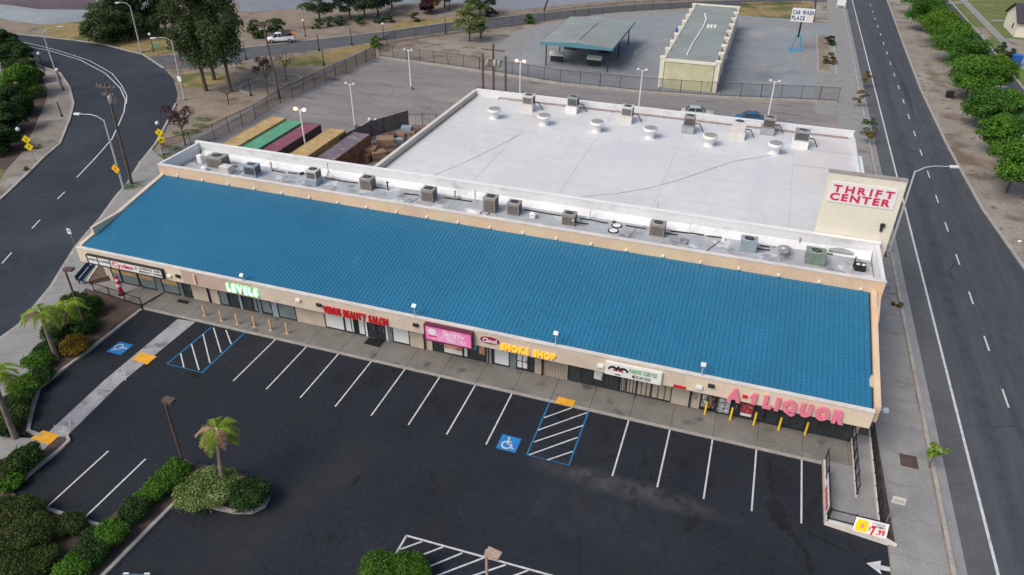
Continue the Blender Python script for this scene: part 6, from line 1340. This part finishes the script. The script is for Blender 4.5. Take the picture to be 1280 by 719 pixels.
# street trees along the service street (X about 64)
rowlab = ['street tree nearest the camera at the right edge, over bare ground', 'street tree second nearest in the right-hand row', 'street tree beside the stop line, third in the row', 'bushy street tree left of the stop line', 'wide street tree with an orange patch beneath, middle of the row', 'street tree just beyond the widest one in the row', 'street tree beside the parked blue shape in the row', 'street tree third from the far end of the row', 'street tree second from the far end of the row', 'street tree at the far end of the row, cut by the frame', 'street tree at the very top edge of the verge', 'topmost street tree, nearly out of the frame']
rowpx = [(1257, 242, 3.5, 6.4), (1282, 207, 3.2, 6.0), (1238, 194, 2.8, 5.2), (1222, 160, 3.0, 5.6), (1249, 160, 2.5, 5.2), (1234, 122, 3.3, 6.2), (1206, 124, 3.8, 6.4), (1201, 99, 4.0, 6.4), (1183, 79, 4.2, 6.6), (1167, 58, 4.3, 6.4), (1150, 39, 4.7, 6.8), (1147, 20, 4.6, 6.8)]
for i, (a, b_, cr, H) in enumerate(rowpx): tree('street_tree', rowlab[i], (a, b_), H, cr*1.0*(1+.12*math.sin(i*2.3)), [L_tree, L_tree3, L_tree, L_tree3, L_tree, L_tree2, L_tree, L_tree3, L_tree, L_tree2, L_tree3, L_tree][i], 13000, .16, 100+i, 'street trees in the right-hand verge', .34, nc=60, tr=.17, flatc=1.35)
# tall eucalyptus group
tree('eucalyptus_tree', 'tall dark eucalyptus with its trunk nearest the road, left one', (258, 114), 20, 3.9, L_dark, 20000, .17, 201, 'tall eucalyptus trees by the bend', .22, tr=.33, nc=60)
tree('eucalyptus_tree', 'tall dark eucalyptus, right one of the front pair', (289, 115), 19.5, 3.6, L_dark, 20000, .17, 202, 'tall eucalyptus trees by the bend', .24, tr=.3, nc=60)
tree('eucalyptus_tree', 'tall dark eucalyptus standing behind the front pair', (268, 100), 20.5, 3.9, L_dark, 20000, .17, 203, 'tall eucalyptus trees by the bend', .24, tr=.33, nc=60)
for i, (px, py, H, cr, m, lab) in enumerate([(138, 52, 7, 4.8, L_dark, 'dark bushy tree on the dry grass bank, lowest and leftmost'), (165, 46, 10, 5.0, L_dark, 'dark tree behind the highest street lamp'), (188, 44, 11, 5.2, L_dark, 'dark tree between the lamp and the eucalyptus group'), (208, 40, 12, 4.6, L_olive, 'olive toned tree touching the eucalyptus group')]):
    tree('dark_tree', lab, (px, py), H, cr, m, 12000, .2, 220+i, 'dark trees on the far bank', .08, nc=44)
for i, (px, py, H, cr, m, lab) in enumerate([(400, 27, 7, 4.2, L_dark, 'round dark tree on the slope, left of the group'), (438, 25, 7.5, 4, L_far, 'green tree with a slim trunk in the slope group'), (456, 22, 8.5, 4.4, L_dark, 'dark tree in the middle of the slope group'), (473, 20, 8, 4.2, L_far, 'green tree right of the middle in the slope group'), (490, 12, 7.5, 3.8, L_dark, 'dark tree at the right of the slope group'), (538, 15, 5.5, 2.8, L_dry, 'thin dry looking tree beyond the far road'), (535, 17, 3, 2.2, L_red, 'dead brown shrub below the thin dry tree'), (600, 20, 6, 4.2, L_dark, 'dark rounded tree beyond the far road at the middle'), (556, 10, 6.5, 2.6, L_far, 'thin green tree between dry and rounded ones')]):
    tree('slope_tree', lab, (px, py), H, cr, m, 6000, .19, 240+i, 'trees on the far slope', .25, nc=26)
tree('willow_tree', 'pale yellow green loose tree on the dirt lot', (587, 52), 7, 3.0, leafmat('willow_leaves', (.09, .12, .04), (.2, .24, .08), (.36, .38, .16)), 4200, .2, 260, None, .22, nc=30)
tree('small_tree', 'stunted dark shrub tree right of the pale willow', (601, 48), 3.0, 1.2, L_dark, 900, .16, 261, None, .2, nc=10)
def bare(label, base, H, cr, seed, leafy=None, n=350, group='small bare trees'):
    p = at(*base); rng = random.Random(seed); t = thing('bare_tree', label, 'tree', (p.x, p.y, 0), 0, group)
    b = MB(); b.tube((0, 0, 0), (.05, 0, H*.5), .1, .07, 7); b.build('trunk', M['bark'], t)
    b = MB()
    for i in range(9):
        a = rng.uniform(0, 6.28); e0 = Vector((.05, 0, H*rng.uniform(.4, .5))); e1 = e0+Vector((math.cos(a)*cr*.5, math.sin(a)*cr*.5, H*.25)); b.tube(e0, e1, .045, .03, 5)
        for k in range(3): a2 = a+rng.uniform(-.8, .8); b.tube(e1, e1+Vector((math.cos(a2)*cr*.5, math.sin(a2)*cr*.5, H*rng.uniform(.05, .25))), .025, .008, 4)
    b.build('branches', M['bark'], t)
    if leafy: cl = [((rng.uniform(-.7, .7)*cr, rng.uniform(-.7, .7)*cr, H*rng.uniform(.6, .95)), cr*.35) for _ in range(7)]; link('crown', leaf_cloud('crown', cl, n, .13, leafy, seed), t)
bare('spiky dark red leaved tree at the fence corner behind the blue roof', (232, 182), 5.2, 2.2, 301, L_red, 900)
bare('small bare sapling on the sand below the tall trees', (286, 131), 3, 1.2, 302)
bare('small bare tree inside the kerb ring', (358, 100), 4.6, 2.2, 303, L_dry, 150)
bare('slender reddish tree with a dark tuft top near the fence', (335, 118), 5.8, 1.8, 304, L_red, 700)
bare('tiny leafless tree beside the dark post on the sand', (330, 92), 3.2, 1.2, 305)
tree('shrub_clump', 'dark round shrub by the pickup truck, right edge of the tall trees', (322, 47), 3.4, 2.6, L_dark, 1800, .2, 270, None, .05, nc=16, cat='shrub')
tree('shrub_clump', 'dark shrub just behind the pickup truck', (345, 42), 2.8, 2.4, L_dark, 1500, .2, 271, None, .05, nc=14, cat='shrub')
for i, (px, py, m, lab) in enumerate([(397, 36, L_dark, 'low dark bush under the round dark tree'), (413, 33, L_dark, 'left low bush of the slope pair'), (426, 31, L_dark, 'right low bush of the slope pair'), (474, 28, L_far, 'left round bush by the far road'), (488, 28, L_far, 'right round bush by the far road'), (450, 31, L_dark, 'tiny dark bush between the slope bushes'), (520, 27, L_dark, 'dark bush near the thin dry tree'), (614, 21, L_red, 'reddish bush by the rounded far tree'), (470, 58, L_bright, 'green bush at the fence corner by the far road'), (660, 30, L_bright, 'green bush along the far fence near the canopy'), (1037, 57, L_shrub, 'round green bush on the dirt island'), (1036, 80, L_dry, 'dry brown bush on the dirt island'), (1250, 66, L_dark, 'dark red brown bush by the service street'), (1262, 75, L_shrub, 'dark green bush next to the recycling bin'), (600, 36, L_dry, 'dry weedy bush by the far fence')]):
    tree('bush', lab, (px, py), 1.9, 1.5 if px < 1000 else 1.3, m, 900, .16, 280+i, 'scattered far bushes', .05, nc=10, cat='bush', tr=.06)
# hedge of trees on the inside of the left bend
for i, (px, py, cr, H, m, lab) in enumerate([(14, 66, 3.2, 4.6, L_shrub, 'hedge tree at the top end of the left clump'), (30, 86, 3.8, 5.2, L_shrub, 'hedge tree second from the top of the left clump'), (42, 104, 3.0, 4.2, L_olive, 'olive hedge tree halfway down the left clump'), (38, 122, 4.2, 5.6, L_bright, 'pale feathery hedge tree, brightest in the left clump'), (24, 144, 3.6, 5.0, L_shrub, 'hedge tree below the bright feathery one'), (14, 166, 3.6, 5.0, L_shrub, 'hedge tree in the lower part of the left clump'), (4, 190, 3.4, 4.6, L_shrub, 'hedge tree at the lower left of the clump'), (-8, 168, 3.6, 5.0, L_shrub, 'hedge tree cut by the left frame edge')]):
    tree('hedge_tree', lab, (px-4, py), H*.88, cr*.82, m, 13000, .155, 320+i, 'hedge trees inside the left bend', .06, nc=34, shell=.6)
# shrubs of the car park beds
def shrub(label, px, py, r, h, m, seed, n=6500, ls=.07, group='shrubs in the car park beds', sy=1., sx=1.):
    if group.startswith('shrubs') and px < 240 and 'island' not in label: r *= .72 if px > 115 else .8; h *= .82
    p = at(px, py, .14+h*.45); rng = random.Random(seed); t = thing('shrub', label, 'shrub', (p.x, p.y, .1), rng.uniform(0, 6), group)
    m = m if rng.random() > .25 or m not in (L_shrub,) else L_bright
    cl = [((0, 0, h*.45), (r*.8*sx, r*.8*sy, h*.48))]+[((r*.6*math.cos(a)*sx, r*.6*math.sin(a)*sy, h*rng.uniform(.3, .62)), (r*.42, r*.42, h*.32)) for a in [k*6.283/9+rng.uniform(-.3, .3) for k in range(9)]]
    link('foliage', leaf_cloud('foliage', cl, n, ls, m, seed, .72, .3), t)
    b = MB(); [b.tube((0, 0, 0), (math.cos(a)*r*.5, math.sin(a)*r*.5, h*.6), .04, .02, 5) for a in (0, 1.3, 2.5, 3.9, 5.1)]; b.build('stem', M['bark'], t)
for i, a in enumerate([('large dark shrub at the railing end of the left bed', 108, 382, 1.7, 2.4, L_shrub), ('dark shrub left of the railing shrub', 92, 380, 1.5, 2.0, L_olive), ('low dark shrub behind the yellow one, left half', 82, 405, 1.6, 1.4, L_shrub), ('low dark shrub behind the yellow one, right half', 104, 407, 1.6, 1.4, L_shrub), ('yellow orange leaved shrub in the left bed', 92, 431, 1.55, 1.6, L_yel),
        ('dark shrub between the two left palms', 69, 413, 1.5, 1.9, L_shrub), ('green shrub just left of the nearer palm trunk', 58, 436, 1.2, 1.4, L_shrub), ('wide green shrub below the palm in the left hedge', 47, 450, 1.45, 1.6, L_shrub), ('dark green shrub low in the left hedge', 48, 470, 1.4, 1.5, L_shrub), ('bright green shrub in the lower left hedge', 30, 482, 1.5, 1.6, L_bright), ('green shrub beside the sidewalk bend', 22, 500, 1.4, 1.5, L_shrub), ('olive shrub at the end of the hedge above the landing', 17, 518, 1.3, 1.4, L_olive), ('dark shrub beside the leaning palm base', 8, 533, 1.1, 1.3, L_shrub),
        ('bright round shrub just below the yellow pad', 31, 572, 1.45, 1.8, L_shrub), ('reddish green shrub left of the round one', 12, 587, 1.4, 1.4, L_olive), ('dark shrub at the stall corner', 12, 600, 1.1, 1.2, L_shrub), ('olive shrub at the top of the bottom left mass', 32, 640, 1.5, 1.7, L_olive), ('olive shrub left in the bottom left mass', 8, 640, 1.5, 1.5, L_olive), ('large olive shrub in the bottom left mass', 38, 668, 1.8, 2.0, L_olive), ('yellowish olive shrub by the left frame edge', 8, 685, 1.8, 1.7, L_olive), ('olive shrub in the corner of the picture', 22, 712, 1.7, 1.8, L_olive), ('olive shrub low on the bottom edge', 50, 700, 1.4, 1.5, L_olive),
        ('dull brown green shrub below the short stall line', 86, 655, 1.25, 1.2, L_olive), ('bright round shrub beside the stall corner kerb', 140, 667, 1.35, 1.7, L_bright), ('dark shrub left of the bright round one', 112, 690, 1.5, 1.5, L_shrub), ('green shrub near the bottom edge by the kerb', 90, 710, 1.4, 1.5, L_bright), ('dark shrub along the diagonal kerb, lower', 168, 637, 1.3, 1.5, L_shrub), ('small dark shrub in the bed gap', 116, 670, 1.0, 1.1, L_shrub),
        ('dark shrub in the diagonal bed, middle', 183, 622, 1.1, 1.3, L_shrub), ('green shrub in the diagonal bed, upper middle', 197, 610, 1.25, 1.5, L_shrub), ('dark shrub beside the brown lamp', 217, 592, 1.5, 1.8, L_shrub), ('dark green shrub at the tip of the palm island', 311, 619, 1.35, 1.5, L_shrub)]):
    shrub(*a, 400+i)
shrub('large pale flowering shrub under the island palm', 258, 610, 2.0, 1.25, L_flower, 440, 12000, .065, sx=1.1)
shrub('bright clipped bush at the bottom edge, left lobe', 478, 712, 1.35, 1.9, L_bright, 450, 11000, .06, group='clipped bushes at the bottom edge'); shrub('bright clipped bush at the bottom edge, right lobe', 511, 716, 1.3, 1.7, L_bright, 451, 11000, .06, group='clipped bushes at the bottom edge')
tag(link('weeds', leaf_cloud('weeds', [((p.x, p.y, .1), (1.5, .8, .14)) for p in [at(x, y) for x, y in [(208, 196), (214, 186), (240, 165), (250, 158), (166, 233), (162, 236), (255, 150), (226, 168), (300, 86), (470, 60)]]], 3000, .07, L_bright, 9)), kind='stuff')
# palms
def palm(label, base, top, H, L, nf, seed, dry=0., tm='palmbark', r=.22, keep=1., group='palms in the car park beds'):
    p = at(*base, .1); T = top_of(*top, H, p, keep); rng = random.Random(seed)
    t = thing('palm_tree', label, 'palm', (p.x, p.y, .1), 0, group)
    b = MB(); pts = [Vector((T.x*u**1.4, T.y*u**1.4, H*u)) for u in [i/9 for i in range(10)]]
    for i in range(9): b.tube(pts[i], pts[i+1], r*(1.25 if i == 0 else 1-.04*i), r*(1-.04*(i+1))*.93, 10)
    b.build('trunk', M[tm], t)
    b = MB(); b.lathe(T.x, T.y, H-.35, [(r*.75, 0), (r*1.15, .2), (r*.7, .55), (.03, .75)], 10); b.build('crown_shaft', M['tan'], t)
    for k in range(nf):
        a = k*2.4+rng.uniform(-.2, .2); up = rng.uniform(.5, 1.35) if k % 3 else rng.uniform(-.1, .4); ln = L*rng.uniform(.8, 1.1); f = MB(); d = Vector((math.cos(a), math.sin(a), 0)); sd_ = Vector((-d.y, d.x, 0)); P = []
        for i in range(10): u = i/9; P.append(T+Vector((0, 0, .25))+d*ln*u*(1-.18*u)+Vector((0, 0, ln*(up*.75*u-(.55+.35*up)*u*u*1.25))))
        for i in range(9): f.tube(P[i], P[i+1], .022, .015, 4, cap=False)
        for i in range(1, 40):
            u = i/40; j = min(8, int(u*9)); c = P[j].lerp(P[j+1], u*9-j); wl = ln*.27*math.sin(math.pi*min(1, u*.85+.12))
            for s in (-1, 1):
                e = c+sd_*s*wl+d*wl*.5+Vector((0, 0, -wl*rng.uniform(.25, .6))); g_ = d*.035
                f.add([c-g_, c+g_, e], [(0, 1, 2)])
        f.build('frond', L_palmdry if rng.random() < dry else L_palm, t)
palm('palm on the flowering island with some dry fronds', (281, 606), (270, 545), 5.1, 1.9, 13, 501, .3)
palm('nearer palm of the pair in the left bed', (72, 449), (52, 395), 4.4, 2.1, 14, 502, .15)
palm('rear palm of the pair in the left bed', (82, 418), (78, 390), 3.4, 1.9, 13, 503, .1)
palm('leaning palm at the left frame edge', (20, 548), (-4, 470), 5.6, 2.2, 14, 504, .15)
tree('street_sapling', 'young bright green tree in the pavement pit by the main road', (1160, 586), 2.6, .75, L_sap, 420, .1, 510, None, .55, tr=.04, nc=8, cat='tree')
for i, (px, py, m, lab) in enumerate([(1079, 108, L_dry, 'dry leaved sapling on the pavement, uppermost'), (1073, 132, L_dry, 'dry bushy sapling on the pavement by the wash drive'), (1085, 167, L_dark, 'dark topped sapling on the pavement near the store corner'), (1083, 178, L_dry, 'brown leaved low sapling behind the store corner')]):
    tree('street_sapling', lab, (px, py+2), 2.6, 1.2, m, 450, .13, 520+i, 'saplings on the pavement', .3, tr=.05, nc=9)
tree('small_shrub', 'small brown green weed clump in the pavement edge', (1121, 384), .7, .6, L_dry, 250, .1, 530, None, .02, nc=6, tr=.03, cat='shrub')
for i, (px, py, lab) in enumerate([(35, 214, 'low lump of weeds in the left verge'), (48, 186, 'bush stump by the paired signs')]): tree('small_shrub', lab, (px, py), .6, .6, L_dry, 200, .1, 540+i, None, .02, nc=6, tr=.03, cat='shrub')
bpy.context.view_layer.update()
